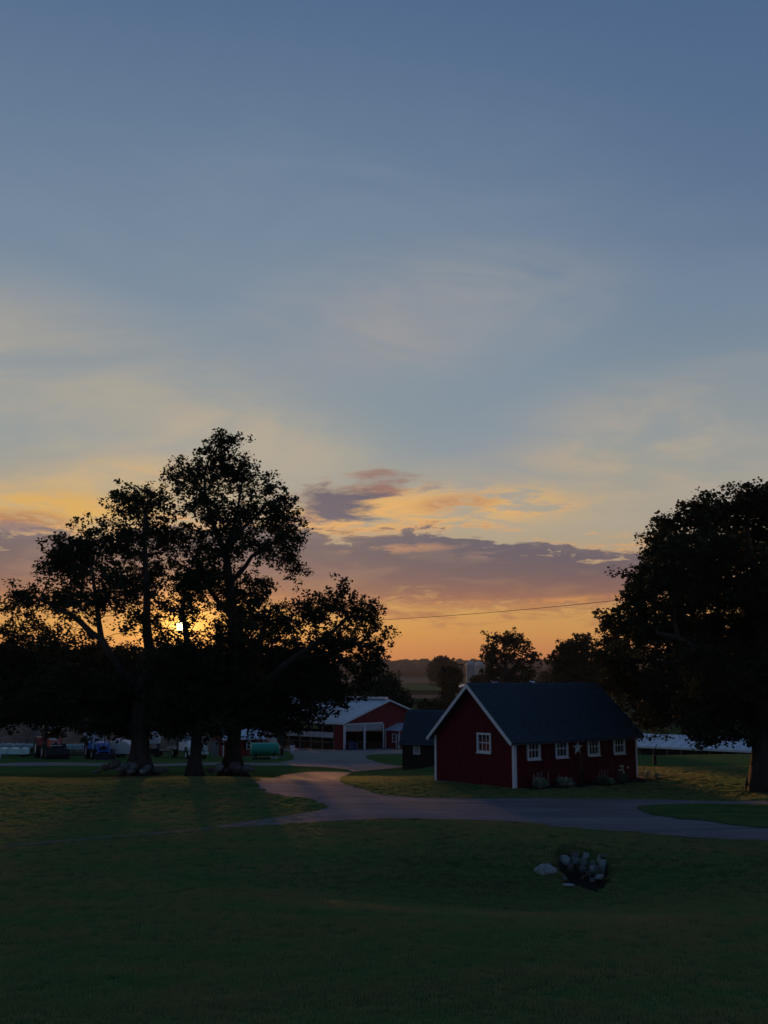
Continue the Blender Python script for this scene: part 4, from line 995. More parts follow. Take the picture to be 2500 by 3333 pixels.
    for sgn in (0, 1):
        ex = -.47 if sgn == 0 else Wd + .47; ez = H - .47 * RI / (Wd / 2)
        MB().prism([(ex, ez + .06), (Wd / 2, H + RI + .06), (Wd / 2, H + RI - .18), (ex, ez - .16)], -.38, -.352, 'y').build('rake_trim', WHITE, root)
    MB().box(-.47, -.452, -.35, L + .35, H - .45 * RI / (Wd / 2) - .14, H - .45 * RI / (Wd / 2) + .06).build('eave_trim', WHITE, root)
    for a in (-.02, d1 + .02):
        MB().box(a, a + .22, -.05, -.021, 0, (H if a < 0 else zt) - .1).build('white_post', WHITE, root)
    MB().box(d0 - .05, d0 + .08, -.05, -.021, 0, zt).build('door_jamb', WHITE, root)
    MB().box(dm - .11, dm + .11, -.06, .12, 0, zt).build('door_post', WHITE, root)
    MB().box(d0 + .08, d1 + .02, -.06, -.02, zt + .002, zt + .16).build('door_header', WHITE, root)
    for a, b in ((d0 + .1, dm - .13), (dm + .13, d1 - .02)):
        q = MB(); n = 6
        for s in range(n): q.box(a, b, .0 + s * .025, .05 + s * .025, zt - .14 * (s + 1) + .004, zt - .14 * s - .004)
        q.build('rolled_door', mat('pale_roll_door', (.45, .47, .50), .6), root)
    # lean-to on the right
    la = g(1253, 2376).x; dep = -plane_px(N, rz, 1301, 2379, 'x', la).y; zl = plane_px(N, rz, 1253, 2376, 'y', 0).z; q2 = g(1294, 2354); lw_ = q2.x - la; zh = q2.z
    MB().add([(la - .25, -dep - .2, zl - .06), (la - .25, -.03, zl - .06), (la + lw_, -.03, zh), (la + lw_, -dep - .2, zh), (la - .25, -dep - .2, zl + .02), (la - .25, -.03, zl + .02), (la + lw_, -.03, zh + .08), (la + lw_, -dep - .2, zh + .08)],
             [(0, 1, 2, 3), (7, 6, 5, 4), (0, 4, 5, 1), (1, 5, 6, 2), (2, 6, 7, 3), (3, 7, 4, 0)]).build('porch_roof', TIN, root)
    MB().box(la, la + .06, -dep, -.06, 0, zl - .08).build('porch_wall', REDM, root)
    MB().prism([(la + .062, 0), (la + lw_ - .05, 0), (la + lw_ - .05, zh - .05), (la + .062, zl - .06)], -dep, -dep + .06, 'y').build('porch_wall', REDM, root)
    for y_ in (-dep - .03, -.2): MB().box(la - .035, la - .004, y_, y_ + .16, 0, zl - .10).build('white_post', WHITE, root)
    window(root, Matrix.Translation((la - .02, plane_px(N, rz, 1284, 2390, 'x', la).y, zl - 1.0)) @ Matrix.Rotation(R(-90), 4, 'Z'), .75, 1.1, 1, 2, sill=False)
    for y_ in (-dep * .80, -dep * .93): MB().box(la - .035, la - .004, y_, y_ + .1, 0, zl - .5).build('door_jamb', WHITE, root)
    # things inside
    RM = Matrix.Translation(N) @ Matrix.Rotation(rz, 4, 'Z')
    w = lambda x, y, z=0: RM @ Vector((x, y, z))
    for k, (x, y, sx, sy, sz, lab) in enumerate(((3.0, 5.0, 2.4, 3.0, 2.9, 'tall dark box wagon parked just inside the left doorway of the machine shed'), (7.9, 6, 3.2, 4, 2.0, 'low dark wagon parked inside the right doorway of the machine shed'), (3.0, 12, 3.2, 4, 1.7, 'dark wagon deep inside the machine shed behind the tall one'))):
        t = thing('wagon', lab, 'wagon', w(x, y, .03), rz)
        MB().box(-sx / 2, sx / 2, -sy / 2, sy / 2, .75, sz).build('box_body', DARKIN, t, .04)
        MB().box(-.1, .1, -sy / 2 - 1.0, sy / 2, .55, .7).build('drawbar', STEEL, t)
        for a in (-1, 1):
            for b in (-1, 1): MB().cyl((a * sx * .42, b * sy * .33, .4), .4, .22, 'x').build('wheel', BLACK, t)
    t = thing('plastic_drum', 'dark blue drum against the white corner post of the machine shed', 'drum', w(.6 + d0 * .2, -.75, 0), 0)
    MB().lathe([(0, 0), (.30, 0), (.32, .05), (.32, .35), (.335, .38), (.32, .41), (.32, .75), (.335, .78), (.32, .81), (.32, 1.1), (.29, 1.15), (0, 1.15)]).build('drum_body', mat('blue_plastic', (.03, .045, .12), .45), t, smoothed=False)
    t2 = thing('plastic_drum', 'dark blue drum at the left doorway, beside the other blue drum', 'drum', w(1.45 + d0 * .2, -.7, 0), .3)
    MB().lathe([(0, 0), (.28, 0), (.3, .05), (.3, .7), (.3, .95), (.27, 1.0), (0, 1.0)]).build('drum_body', MATS['blue_plastic'], t2)
    return N, rz, RM, H, L, s1
MN, MRZ, MRM, MH, ML, MS1 = machine_shed()

# ------------------------------------------------------------------ vehicles in the yard
TIRE = BLACK; RIMW = mat('pale_rim', (.75, .78, .75), .5, .15); RIMG = mat('silver_rim', (.60, .62, .64), .45, .2, metal=.3)
def wheel(root, c, r, w, rim_m, lugs=True, name='wheel'):
    """axle along local y; tyre is the part, rim a sub-part"""
    n = 22; pr = [(r * .60, -w * .36), (r * .64, -w / 2), (r * .88, -w / 2), (r * .985, -w * .38), (r, 0), (r * .985, w * .38), (r * .88, w / 2), (r * .64, w / 2), (r * .60, w * .36)]
    q = MB().lathe(pr, 'y', n, c)
    if lugs:
        for k in range(18):
            a = 2 * math.pi * k / 18; M = Matrix.Translation(c) @ Matrix.Rotation(a, 4, 'Y')
            q.box(-.035 * r / .8, .035 * r / .8, -w * .47, -.01, r * .93, r * 1.04, M)
            M2 = Matrix.Translation(c) @ Matrix.Rotation(a + .17, 4, 'Y'); q.box(-.035 * r / .8, .035 * r / .8, .01, w * .47, r * .93, r * 1.04, M2)
    t = q.build('tyre', TIRE, root)
    MB().lathe([(r * .62, -w * .37), (r * .60, -w * .30), (r * .50, -w * .34), (r * .3, -w * .30), (r * .22, -w * .36), (0, -w * .36)], 'y', n, c).lathe([(r * .62, w * .37), (r * .60, w * .30), (r * .50, w * .34), (r * .3, w * .30), (r * .22, w * .36), (0, w * .36)], 'y', n, c).build('rim', rim_m, t)
    return t
def tractor(name, label, px, py, Yd, rz, body, rim, s=1.0, cab=True, rr=.86, fr=.60, roofm=WHITE, loader=False, weights=False, hoodtop=None):
    p = P(px, py, Yd); t = thing(name, label, 'tractor', (p.x, p.y, hz(p.x, p.y)), rz); t.scale = (s, s, s)
    # front = +x
    for sy in (-1, 1):
        wheel(t, Vector((-1.25, sy * .92, rr)), rr, .52, rim); wheel(t, Vector((1.35, sy * .86, fr)), fr, .40, rim)
        fe = MB(); n = 9; pts_ = []
        for k in range(n): a = math.pi * (.08 + .84 * k / (n - 1)); pts_.append((-1.25 - math.cos(a) * (rr + .10), rr + math.sin(a) * (rr + .10)))
        inn = [(-1.25 - math.cos(math.pi * (.08 + .84 * k / (n - 1))) * (rr + .06), rr + math.sin(math.pi * (.08 + .84 * k / (n - 1))) * (rr + .06)) for k in range(n)][::-1]
        fe.prism(pts_ + inn, sy * .62, sy * 1.10, 'y'); fe.build('fender', body, t)
    MB().prism([(-1.7, .62), (1.9, .62), (1.95, 1.0), (-1.7, 1.1)], -.26, .26, 'y').build('chassis', mat('dark_iron', (.014, .014, .016), .6, .2), t, .02)
    MB().cyl((-1.25, 0, rr), .12, 1.7, 'y').cyl((1.35, 0, fr), .09, 1.5, 'y').build('axle', MATS['dark_iron'], t)
    MB().prism([(.15, 1.0), (2.05, 1.0), (2.16, 1.12), (2.12, 1.48), (1.9, 1.66), (.15, 1.78)], -.40, .40, 'y').build('hood', body, t, .05)
    MB().prism([(.2, 1.785), (1.88, 1.67), (1.9, 1.69), (.2, 1.805)], -.30, .30, 'y').build('hood_top', hoodtop or body, t, .008)
    g = MB(); g.prism([(2.13, 1.04), (2.19, 1.14), (2.15, 1.45), (2.09, 1.45)], -.34, .34, 'y'); g.build('grille', BLACK, t)
    for sy in (-1, 1): MB().cyl((2.17, sy * .24, 1.44), .07, .05, 'x', 10).build('headlight', mat('lamp_glass', (.7, .72, .7), .2), t)
    MB().tube([(1.0, .34, 1.7), (1.0, .34, 2.45), (.95, .34, 2.55)], [.045, .045, .04], 8).build('exhaust_pipe', MATS['dark_iron'], t)
    if cab:
        for x, y in ((-1.35, .62), (.10, .62), (-.55, .66)):
            for sy in (-1, 1): MB().tube([(x, sy * y, 1.25), (x * .93 - .02, sy * y * .93, 2.62)], .045, 6).build('cab_post', MATS['dark_iron'], t)
        MB().prism([(-1.55, 2.62), (.32, 2.62), (.28, 2.80), (.0, 2.86), (-1.4, 2.86), (-1.52, 2.80)], -.74, .74, 'y').build('cab_roof', roofm, t, .04)
        MB().box(-1.32, .08, -.60, .60, 1.18, 1.32).build('cab_floor', MATS['dark_iron'], t)
        gm_ = glass_mat('cab_glass', (.55, .6, .6))
        MB().box(.085, .095, -.58, .58, 1.42, 2.6).build('windscreen', gm_, t); MB().box(-1.34, -1.33, -.58, .58, 1.6, 2.6).build('rear_window', gm_, t)
        for sy in (-1, 1): MB().box(-1.28, .05, sy * .625, sy * .635, 1.42, 2.6).build('side_window', gm_, t)
        MB().box(-1.0, -.55, -.25, .25, 1.32, 1.75).box(-1.1, -.95, -.25, .25, 1.75, 2.25).build('seat', BLACK, t, .04)
    else:
        for sy in (-1, 1): MB().tube([(-1.5, sy * .5, 1.3), (-1.5, sy * .5, 2.5)], .045, 6).build('roll_bar', MATS['dark_iron'], t)
        MB().box(-1.55, -1.45, -.5, .5, 2.45, 2.55).build('roll_bar', MATS['dark_iron'], t)
        MB().box(-1.2, -.7, -.25, .25, 1.35, 1.5).box(-1.25, -1.12, -.25, .25, 1.5, 2.0).build('seat', BLACK, t, .04)
        MB().tube([(-.3, 0, 1.6), (-.45, 0, 1.95)], .03, 6).build('steering_column', BLACK, t)
    if weights:
        for k in range(8): MB().prism([(2.2, .62), (2.75, .62), (2.8, .8), (2.75, 1.12), (2.2, 1.12)], -.44 + k * .11, -.35 + k * .11, 'y').build('front_weight', MATS['dark_iron'], t)
        MB().box(2.35, 2.42, -.55, .55, 1.22, 1.28).build('light_bar', WHITE, t)
        MB().prism([(2.85, .12), (3.35, .05), (3.4, .5), (3.15, .98), (2.9, .98)], -1.05, 1.05, 'y').build('front_blade', MATS['dark_iron'], t, .03)
    if loader:
        lm = body
        for sy in (-1, 1):
            MB().box(.45, .65, sy * .50, sy * .62, .75, 1.75).build('loader_tower', lm, t)
            MB().tube([(.55, sy * .56, 1.65), (1.5, sy * .56, 1.55), (2.35, sy * .56, .95), (2.75, sy * .56, .45)], .07, 6).build('loader_arm', lm, t)
        MB().box(2.2, 2.28, -.6, .6, .85, 1.05).build('loader_crossbar', lm, t)
        b = MB(); b.prism([(2.75, .10), (3.4, .04), (3.42, .09), (2.84, .16), (2.80, .70), (2.74, .72)], -.98, .98, 'y'); b.prism([(2.75, .1), (3.4, .06), (2.82, .7)], -1.0, -.98, 'y'); b.prism([(2.75, .1), (3.4, .06), (2.82, .7)], .98, 1.0, 'y')
        b.build('loader_bucket', mat('dark_bucket', (.035, .035, .04), .6), t)
    return t
RB = mat('red_tractor_paint', (.50, .06, .05), .4, .12, 2, spec=.5); BBL = mat('blue_tractor_paint', (.03, .13, .45), .4, .15, 2, spec=.5)
YB = 97.0
tractor('tractor', 'red tractor with cab, faded pale hood and front blade, largest in the yard', 164, 2456, YB, R(-62), RB, RIMG, .98, True, rr=.90, fr=.66, weights=True, roofm=mat('cream_roof', (.62, .60, .55), .6), hoodtop=mat('faded_red_hood', (.66, .50, .47), .5))  # hood top paler than the red body
tractor('tractor', 'blue loader tractor with white rims, right of the red one', 322, 2455, YB, R(-64), BBL, RIMW, .86, False, rr=.80, fr=.52, loader=True)

def truck():
    p = P(613, 2455, 97.5); t = thing('flatbed_truck', 'white-cabbed flatbed truck parked behind the slim maple trunk', 'truck', (p.x, p.y, hz(p.x, p.y)), R(-62)); t.scale = (.86, .86, .86)
    W_ = mat('white_truck_paint', (.72, .76, .78), .35, .08, 2, spec=.5); D = MATS['dark_iron']
    MB().box(-3.2, 3.3, -.42, .42, .62, .80).build('frame_rail', D, t)
    for x, dual in ((-1.9, True), (2.35, False)):
        for sy in (-1, 1): wheel(t, Vector((x, sy * .92, .48)), .48, .50 if dual else .28, RIMW, lugs=False)
    # hood sloping to the front, fenders, cab
    MB().prism([(1.42, .95), (3.15, .85), (3.28, 1.05), (3.22, 1.52), (3.0, 1.66), (1.42, 1.88)], -.70, .70, 'y').build('hood', W_, t, .07)
    for sy in (-1, 1):
        MB().prism([(1.5, .95), (1.78, 1.02), (1.95, 1.22), (2.35, 1.30), (2.75, 1.22), (2.95, .95), (3.22, .85), (3.25, 1.30), (2.9, 1.42), (1.5, 1.5)], sy * .66, sy * 1.02, 'y').build('front_fender', W_, t, .04)
        MB().box(3.2, 3.27, sy * .74 - .10, sy * .74 + .10, 1.02, 1.2).build('headlight', MATS['lamp_glass'], t)
    for k in range(6): MB().box(3.25, 3.30, -.52, .52, .98 + k * .075, 1.02 + k * .075).build('grille_bar', STEEL, t)
    MB().box(3.2, 3.26, -.56, .56, .92, 1.46).build('grille', BLACK, t)
    MB().box(3.25, 3.42, -1.05, 1.05, .52, .80).build('bumper', W_, t, .03)
    for k in (-.55, -.2, .2, .55): MB().cyl((3.43, k, .68), .07, .03, 'x', 10).build('bumper_hole', BLACK, t)
    c = MB()
    c.prism([(-.25, .80), (1.5, .80), (1.5, 1.72), (-.25, 1.72)], -1.0, 1.0, 'y'); c.build('cab', W_, t, .04)
    MB().prism([(-.25, 2.42), (.95, 2.42), (.9, 2.52), (-.2, 2.54)], -.94, .94, 'y').build('cab_roof', W_, t, .03)
    for x0, x1 in ((-.25, -.12), (.45, .53)):
        for sy in (-1, 1): MB().box(x0, x1, sy * .90, sy * .97, 1.72, 2.42).build('cab_pillar', W_, t)
    for sy in (-1, 1):
        MB().tube([(1.48, sy * .94, 1.72), (.93, sy * .92, 2.43)], .05, 6).build('cab_pillar', W_, t)
        MB().box(-.1, .44, sy * .93, sy * .94, 1.74, 2.4).build('side_window', glass_mat('cab_glass'), t)
        MB().tube([(1.3, sy * 1.0, 1.9), (1.35, sy * 1.25, 1.95)], .02, 5).box(1.32, 1.38, sy * 1.18, sy * 1.34, 1.7, 2.15).build('mirror', BLACK, t)
    MB().add([(1.46, -.92, 1.74), (1.46, .92, 1.74), (.95, .9, 2.41), (.95, -.9, 2.41)], [(0, 1, 2, 3)]).build('windscreen', glass_mat('cab_glass'), t)
    MB().box(-.24, -.20, -.9, .9, 1.72, 2.42).build('cab_back', W_, t); MB().box(.0, 1.3, -.85, .85, .85, 1.3).build('bench_seat', BLACK, t)
    n = 9
    for k in range(n): MB().box(-3.6 + k * .36, -3.6 + (k + 1) * .36 - .012, -1.15, 1.15, .98, 1.05).build('bed_plank', WOOD, t)
    MB().box(-3.62, -.35, -1.2, -1.155, .86, 1.08).build('bed_rail', mat('grey_bed_rail', (.4, .4, .38), .7), t); MB().box(-3.62, -.35, 1.155, 1.2, .86, 1.08).build('bed_rail', MATS['grey_bed_rail'], t)
    MB().box(-.42, -.34, -1.1, 1.1, 1.06, 2.3).build('headboard', D, t)
    for sy in (-1, 1):
        for k in range(3): MB().box(-3.55 + k * 1.5, -3.47 + k * 1.5, sy * 1.10, sy * 1.14, 1.05, 1.75).build('stake', WOOD, t)
        for z in (1.35, 1.65): MB().box(-3.55, -.5, sy * 1.145, sy * 1.165, z, z + .1).build('side_rail', WOOD, t)
truck()

# ------------------------------------------------------------------ green tank on skids
def tank():
    p = P(861, 2461, 96); t = thing('storage_tank', 'bright teal-green horizontal tank on skids beside the little red shed', 'tank', (p.x, p.y, hz(p.x, p.y)), R(16))
    G_ = mat('teal_tank_paint', (.015, .34, .23), .38, .12, 1.2, spec=.5)
    r, L = .56, 2.35; zc = .86
    MB().lathe([(0, -L / 2 - .12), (r * .5, -L / 2 - .10), (r * .88, -L / 2 - .03), (r, -L / 2 + .05), (r, L / 2 - .05), (r * .88, L / 2 + .03), (r * .5, L / 2 + .10), (0, L / 2 + .12)], 'x', 32, (0, 0, zc)).build('tank_shell', G_, t, smoothed=False)
    for x in (-L / 2 + .05, L / 2 - .05): MB().lathe([(r, x - .025), (r + .012, x - .02), (r + .012, x + .02), (r, x + .025)], 'x', 32, (0, 0, zc)).build('weld_band', G_, t)
    for x in (-.8, .8): MB().prism([(-.42, .12), (.42, .12), (.50, .62), (.32, .42), (0, .31), (-.32, .42), (-.50, .62)], x - .05, x + .05, 'x').build('saddle', MATS['dark_iron'], t)
    for sy in (-.4, .4): MB().box(-1.1, 1.1, sy - .05, sy + .05, 0, .115).build('skid', MATS['dark_iron'], t)
    for x, hh in ((-.55, .14), (-.1, .20), (.35, .12)): MB().cyl((x, 0, zc + r + hh / 2 - .01), .05, hh, 'z', 10).build('filler_cap', STEEL, t)
    for x in (.55, .8, 1.0): MB().lathe([(.05, -.03), (.12, -.03), (.12, .03), (.05, .03)], 'y', 12, (x, -.58, .16)).build('hose_reel', RIMG, t)
tank()
def small(name, label, cat, px, py, Y, rz=0, dz=0):
    p = P(px, py, Y); return thing(name, label, cat, (p.x, p.y, hz(p.x, p.y) + dz), rz)
t = small('fuel_pump', 'small dark hand pump standing just right of the green tank', 'pump', 918, 2455, 99)
MB().box(-.2, .2, -.2, .2, 0, .12).build('pump_base', STEEL, t); MB().cyl((0, 0, .5), .15, .76, n=12).build('pump_body', BLACK, t)
MB().tube([(0, 0, .85), (.05, 0, 1.0), (.28, 0, 1.02), (.38, 0, .8)], .035, 6).build('pump_spout', BLACK, t); MB().tube([(-.1, 0, .8), (-.2, 0, 1.05)], .03, 6).build('pump_handle', BLACK, t)
t = small('plastic_bucket', 'small white bucket on the gravel before the machine shed posts', 'bucket', 952, 2427, 128)
MB().lathe([(0, 0), (.22, 0), (.30, .62), (.32, .62), (.32, .66), (.28, .66), (.2, .03), (0, .03)]).build('bucket_body', WHITE, t); MB().tube([(-.3, 0, .6), (-.2, 0, .85), (0, 0, .93), (.2, 0, .85), (.3, 0, .6)], .015, 5).build('bucket_handle', STEEL, t)
t = small('satellite_dish', 'small white satellite dish on a post behind the green tank', 'dish', 890, 2434, 112)
MB().tube([(0, 0, 0), (0, 0, 1.25)], .04, 6).build('dish_post', STEEL, t); MB().lathe([(0, .12), (.15, .10), (.27, .03), (.33, -.05), (.34, -.03), (.27, .06), (.15, .14), (0, .16)], 'y', 16, (0, -.1, 1.4)).build('dish_bowl', WHITE, t)
MB().tube([(0, -.05, 1.15), (0, -.55, 1.2)], .02, 5).build('feed_arm', STEEL, t)

# ------------------------------------------------------------------ little red shed with its grey tarp shelter
def little_shed():
    Y0 = 103; p = P(726, 2452, Y0); N = Vector((p.x, p.y, hz(p.x, p.y))); rz = math.atan2(5.4 * .35, 3.55)
    H = P(726, 2404, Y0).z - N.z; L = 4.1; D_ = 3.0; RI = .95
    t = thing('little_red_shed', 'little red shed with a pale tin roof behind the tallest maple trunk', 'shed', N, rz)
    bw = .41; wn = (2.35, 2.80, H - 1.05, H - .30); x = 0
    while x < L - .01:
        x1 = min(L, x + bw)
        for s, e in rect_cut(x, x1, .0, H, [(wn[0] + .02, wn[1] - .02, wn[2] + .02, wn[3] - .02)]): MB().box(x + .004, x1 - .004, -.03, 0, s, e).build('board', REDM, t)
        x = x1
    MB().box(0, L, D_ - .05, D_, 0, H).build('back_wall', REDM, t)
    for a in (.002, L - .05): MB().prism([(.003, 0), (D_ - .055, 0), (D_ - .055, H), (D_ / 2, H + RI - .06), (.003, H)], a, a + .048, 'x').build('gable_wall', REDM, t)
    for sgn in (1, -1):
        e = D_ / 2 - sgn * (D_ / 2 + .18); ez = H - .12
        MB().add([(-.15, e, ez), (L + .15, e, ez), (L + .15, D_ / 2, H + RI), (-.15, D_ / 2, H + RI), (-.15, e, ez + .05), (L + .15, e, ez + .05), (L + .15, D_ / 2, H + RI + .05), (-.15, D_ / 2, H + RI + .05)], [(0, 1, 2, 3), (7, 6, 5, 4), (0, 4, 5, 1), (3, 2, 6, 7), (0, 3, 7, 4), (1, 5, 6, 2)]).build('roof', mat('pale_blue_tin', (.60, .68, .78), .4, .08, spec=.5), t)
    for a in (-.04, L - .06): MB().box(a, a + .10, -.055, -.031, 0, H - .13).build('corner_board', WHITE, t)
    MB().box(-.15, L + .15, -.21, -.185, H - .16, H - .06).build('fascia', WHITE, t)
    window(t, Matrix.Translation(((wn[0] + wn[1]) / 2, -.03, (wn[2] + wn[3]) / 2)), wn[1] - wn[0] + .04, wn[3] - wn[2] + .04, 1, 2, fw=.06, sill=False)
    RM = Matrix.Translation(N) @ Matrix.Rotation(rz, 4, 'Z')
    CAN = mat('grey_tarp', (.30, .29, .28), .75, .25, 1.2, bump=.6, bscale=3)
    p2 = P(686, 2450, 104); t2 = thing('tarp_shelter', 'grey tarp-covered shelter between the white truck cab and the little red shed', 'shelter', (p2.x, p2.y, hz(p2.x, p2.y)), R(3))
    prof = [(0, 0), (0, 1.05), (.06, 1.30), (.35, 1.48), (.75, 1.52), (1.2, 1.75), (1.6, 1.95), (2.3, 1.85), (2.3, 0)]
    MB().prism(prof, 0, .05, 'y').build('end_wall', CAN, t2)
    q = MB(); n = 7
    for k in range(len(prof) - 2):
        a, b = prof[k], prof[k + 1]
        for j in range(n): y0, y1 = .05 + j * .5, .05 + (j + 1) * .5; sag = .03 * (j % 2); q.add([(a[0], y0, a[1]), (b[0], y0, b[1]), (b[0], y1, b[1] - sag), (a[0], y1, a[1] - sag)], [(0, 1, 2, 3)])
    q.build('tarp_cover', CAN, t2, recalc=False)
    for x in (.78, 1.45): MB().box(x, x + .04, -.03, -.002, 0, 1.45).build('tarp_rib', STEEL, t2)
    for z in (.42, 1.0): MB().box(0, 2.3, -.028, -.003, z, z + .03).build('tarp_rib', STEEL, t2)
    p3 = RM @ Vector((L + .05, .3, 0)); t3 = thing('hay_pile', 'tan sloping tarped pile against the right end of the little red shed', 'pile', p3, 0)
    TAN = mat('tan_tarp', (.26, .19, .14), .85, .25, 1.5, bump=.6, bscale=4)
    MB().prism([(0, 0), (0, 1.62), (.5, 1.42), (1.5, .75), (1.75, .5), (1.75, 0)], 0, 2.4, 'y').build('tarp_cover', TAN, t3, .06)
    MB().box(.55, .68, -.03, -.002, .9, 1.12).build('tarp_hole', BLACK, t3)
little_shed()

# ------------------------------------------------------------------ wrapped bales, tarps, dirt heaps, implements on the left
WRAP = mat('grey_green_wrap', (.24, .36, .35), .4, .3, 1.5, bump=.8, bscale=5, spec=.6, color2=(.12, .19, .19))
WRAPL = mat('pale_green_tarp', (.50, .70, .65), .45, .35, 1.2, bump=.8, bscale=4, spec=.5, color2=(.28, .42, .38))
HEAP = mat('brown_earth', (.24, .165, .115), .95, .4, 1.0, bump=2, bscale=4)
def bale(label, px, py, Y, L, r, rz, m, seed, group='wrapped bales in the left yard', flat=.85):
    rg = random.Random(seed); p = P(px, py, Y); t = thing('wrapped_bale', label, 'bale', (p.x, p.y, hz(p.x, p.y)), rz, group)
    q = MB(); n, k_ = 18, 8; k0 = 0
    for i_ in range(k_ + 1):
        x = -L / 2 + L * i_ / k_; rr_ = r * (1 if 0 < i_ < k_ else .9)
        for j in range(n):
            a = 2 * math.pi * j / n; f = 1 + .05 * noise.noise(Vector((x * 2 + seed, math.cos(a) * 2, math.sin(a) * 2))); cz, cy = math.sin(a), math.cos(a)
            q.v.append((x, cy * rr_ * f * 1.08, max(.0, r * flat + cz * rr_ * f * flat)))
    for i_ in range(k_):
        for j in range(n): q.f.append((i_ * n + j, i_ * n + (j + 1) % n, (i_ + 1) * n + (j + 1) % n, (i_ + 1) * n + j))
    q.f.append(tuple(range(n))[::-1]); q.f.append(tuple(k_ * n + j for j in range(n)))
    q.build('bale_body', m, t, smoothed=False)
    for x in (-L * .25, L * .25):
        MB().lathe([(r * 1.09, x - .03), (r * 1.10, x), (r * 1.09, x + .03)], 'x', 18, (0, 0, r * flat)).build('wrap_band', m, t)
labs = ['leftmost grey-green wrapped bale at the edge of the picture', 'grey-green wrapped bale second from the left', 'grey-green wrapped bale third from the left', 'grey-green wrapped bale touching the red tractor rear wheel',
        'grey-green wrapped bale just right of the red tractor hood', 'grey-green wrapped bale midway between the two tractors', 'grey-green wrapped bale behind the blue tractor rear wheel']
for k, (px, Y) in enumerate(((-22, 105), (22, 105.2), (66, 105.1), (108, 105.3), (218, 106), (256, 106.2), (292, 106.4))):
    bale(labs[k], px, 2440, Y, 1.34, .66, R(2 if k < 4 else -3) + .03 * math.sin(k * 5), WRAP, k)
t = small('hay_wagon', 'low wagon under a pale green tarp left of the red tractor', 'wagon', 42, 2456, 99)
q = MB(); n = 14
for i_ in range(n):
    x0, x1 = -2.1 + 3.9 * i_ / n, -2.1 + 3.9 * (i_ + 1) / n; z0, z1 = .80 + .07 * math.sin(i_ * 1.9), .80 + .07 * math.sin((i_ + 1) * 1.9)
    q.add([(x0, -.95, .32), (x1, -.95, .32), (x1, -.7, z1), (x0, -.7, z0), (x1, .7, z1), (x0, .7, z0), (x1, .9, .4), (x0, .9, .4)], [(0, 1, 2, 3), (3, 2, 4, 5), (5, 4, 6, 7)])
q.build('green_tarp', WRAPL, t, recalc=False)
MB().box(-2.1, 1.8, -.85, .85, .28, .38).build('wagon_deck', WOOD, t); MB().tube([(1.8, 0, .3), (2.7, 0, .25)], .04, 6).build('drawbar', STEEL, t)
for x in (-1.4, 1.2):
    for sy in (-.8, .8): MB().cyl((x, sy, .24), .24, .16, 'y', 14).build('wheel', BLACK, t)
t = small('propane_bottle', 'small white gas bottle at the left picture edge by the wagon', 'bottle', -1, 2456, 97.5); MB().lathe([(0, 0), (.14, 0), (.17, .06), (.17, .42), (.1, .52), (.05, .55), (.05, .62), (0, .62)]).build('bottle_body', WHITE, t)

def heap(label, px0, px1, pybase, pytop, Y, dep, seed, m=HEAP, name='earth_heap', cat='heap', skew=.5):
    a, b = P(px0, pybase, Y), P(px1, pybase, Y); wd = b.x - a.x; zt = P(px0, pytop, Y).z; cx = (a.x + b.x) / 2; zb = hz(cx, Y)
    hh = zt - zb; t = thing(name, label, cat, (cx, Y, zb)); n, k_ = 40, 22; V_, F_ = [], []
    for i_ in range(n + 1):
        for j in range(k_ + 1):
            u = i_ / n; v = j / k_ * 2 - 1; x = (u - .5) * wd * 1.0
            prof = min(1, (u / .12)) ** .7 * min(1, ((1 - u) / .16)) ** .8; e = max(0, 1 - abs(v) ** 2.2)
            z = hh * prof * e * (.88 + .12 * noise.noise(Vector((u * wd * .5 + seed, v * 2, 0)))) + .18 * noise.noise(Vector((x * 1.4, v * dep, seed))) * prof * e - .15 * (1 - prof * e)
            V_.append((x, v * dep, z))
    for i_ in range(n):
        for j in range(k_): a_ = i_ * (k_ + 1) + j; F_.append((a_, a_ + k_ + 1, a_ + k_ + 2, a_ + 1))
    link('heap_body', np_mesh('heap_body', V_, F_, m, True), t)
heap('long brown earth heap behind the leftmost wrapped bales', -90, 110, 2420, 2343, 118, 6, 1)
heap('brown earth heap rising behind the red tractor cab', 168, 262, 2420, 2356, 117, 5, 2)
heap('brown earth bank left of centre behind the heaps', 90, 200, 2410, 2350, 121, 5, 3)
heap('low grey concrete pad heap behind the right wrapped bales', 240, 340, 2410, 2374, 122, 4, 4, m=mat('grey_concrete', (.30, .31, .33), .85, .2), name='concrete_bunker', cat='bunker')
heap('dark earth bank behind the white box and the pale trailer', 335, 520, 2415, 2376, 131, 5, 6)  # bank put in to cover bright sunlit ground
heap('low dark earth bank far behind the flatbed truck', 500, 740, 2410, 2374, 136, 5, 7)  # second added bank, darkens the sunlit ground beyond the truck
t = small('hay_rake', 'rusty hay rake between the red and blue tractors', 'rake', 254, 2452, 101)
RUST = mat('rusty_iron', (.20, .10, .06), .85, .4, 4)
MB().box(-1.1, 1.0, -.04, .04, .62, .70).build('rake_beam', RUST, t); MB().box(-1.0, .9, .3, .36, .40, .46).build('rake_beam', RUST, t); MB().tube([(-1.1, 0, .66), (-.7, -.8, .3), (.2, -1.0, .3)], .035, 6).build('drawbar', RUST, t)
for k in range(7):
    x = -.95 + k * .3; MB().lathe([(.26, -.012), (.30, -.012), (.30, .012), (.26, .012)], 'x', 16, (x, .15, .42)).build('rake_wheel', RUST, t)
    MB().tube([(x, 0, .66), (x + .1, -.1, .05)], .014, 4).build('rake_tine', RUST, t)
t = small('camper_hood', 'pale grey wedge-shaped covered trailer between the blue tractor and the thickest trunk', 'trailer', 398, 2452, 99.5, R(-4))
PG = mat('pale_grey_shell', (.62, .62, .64), .5, .1)
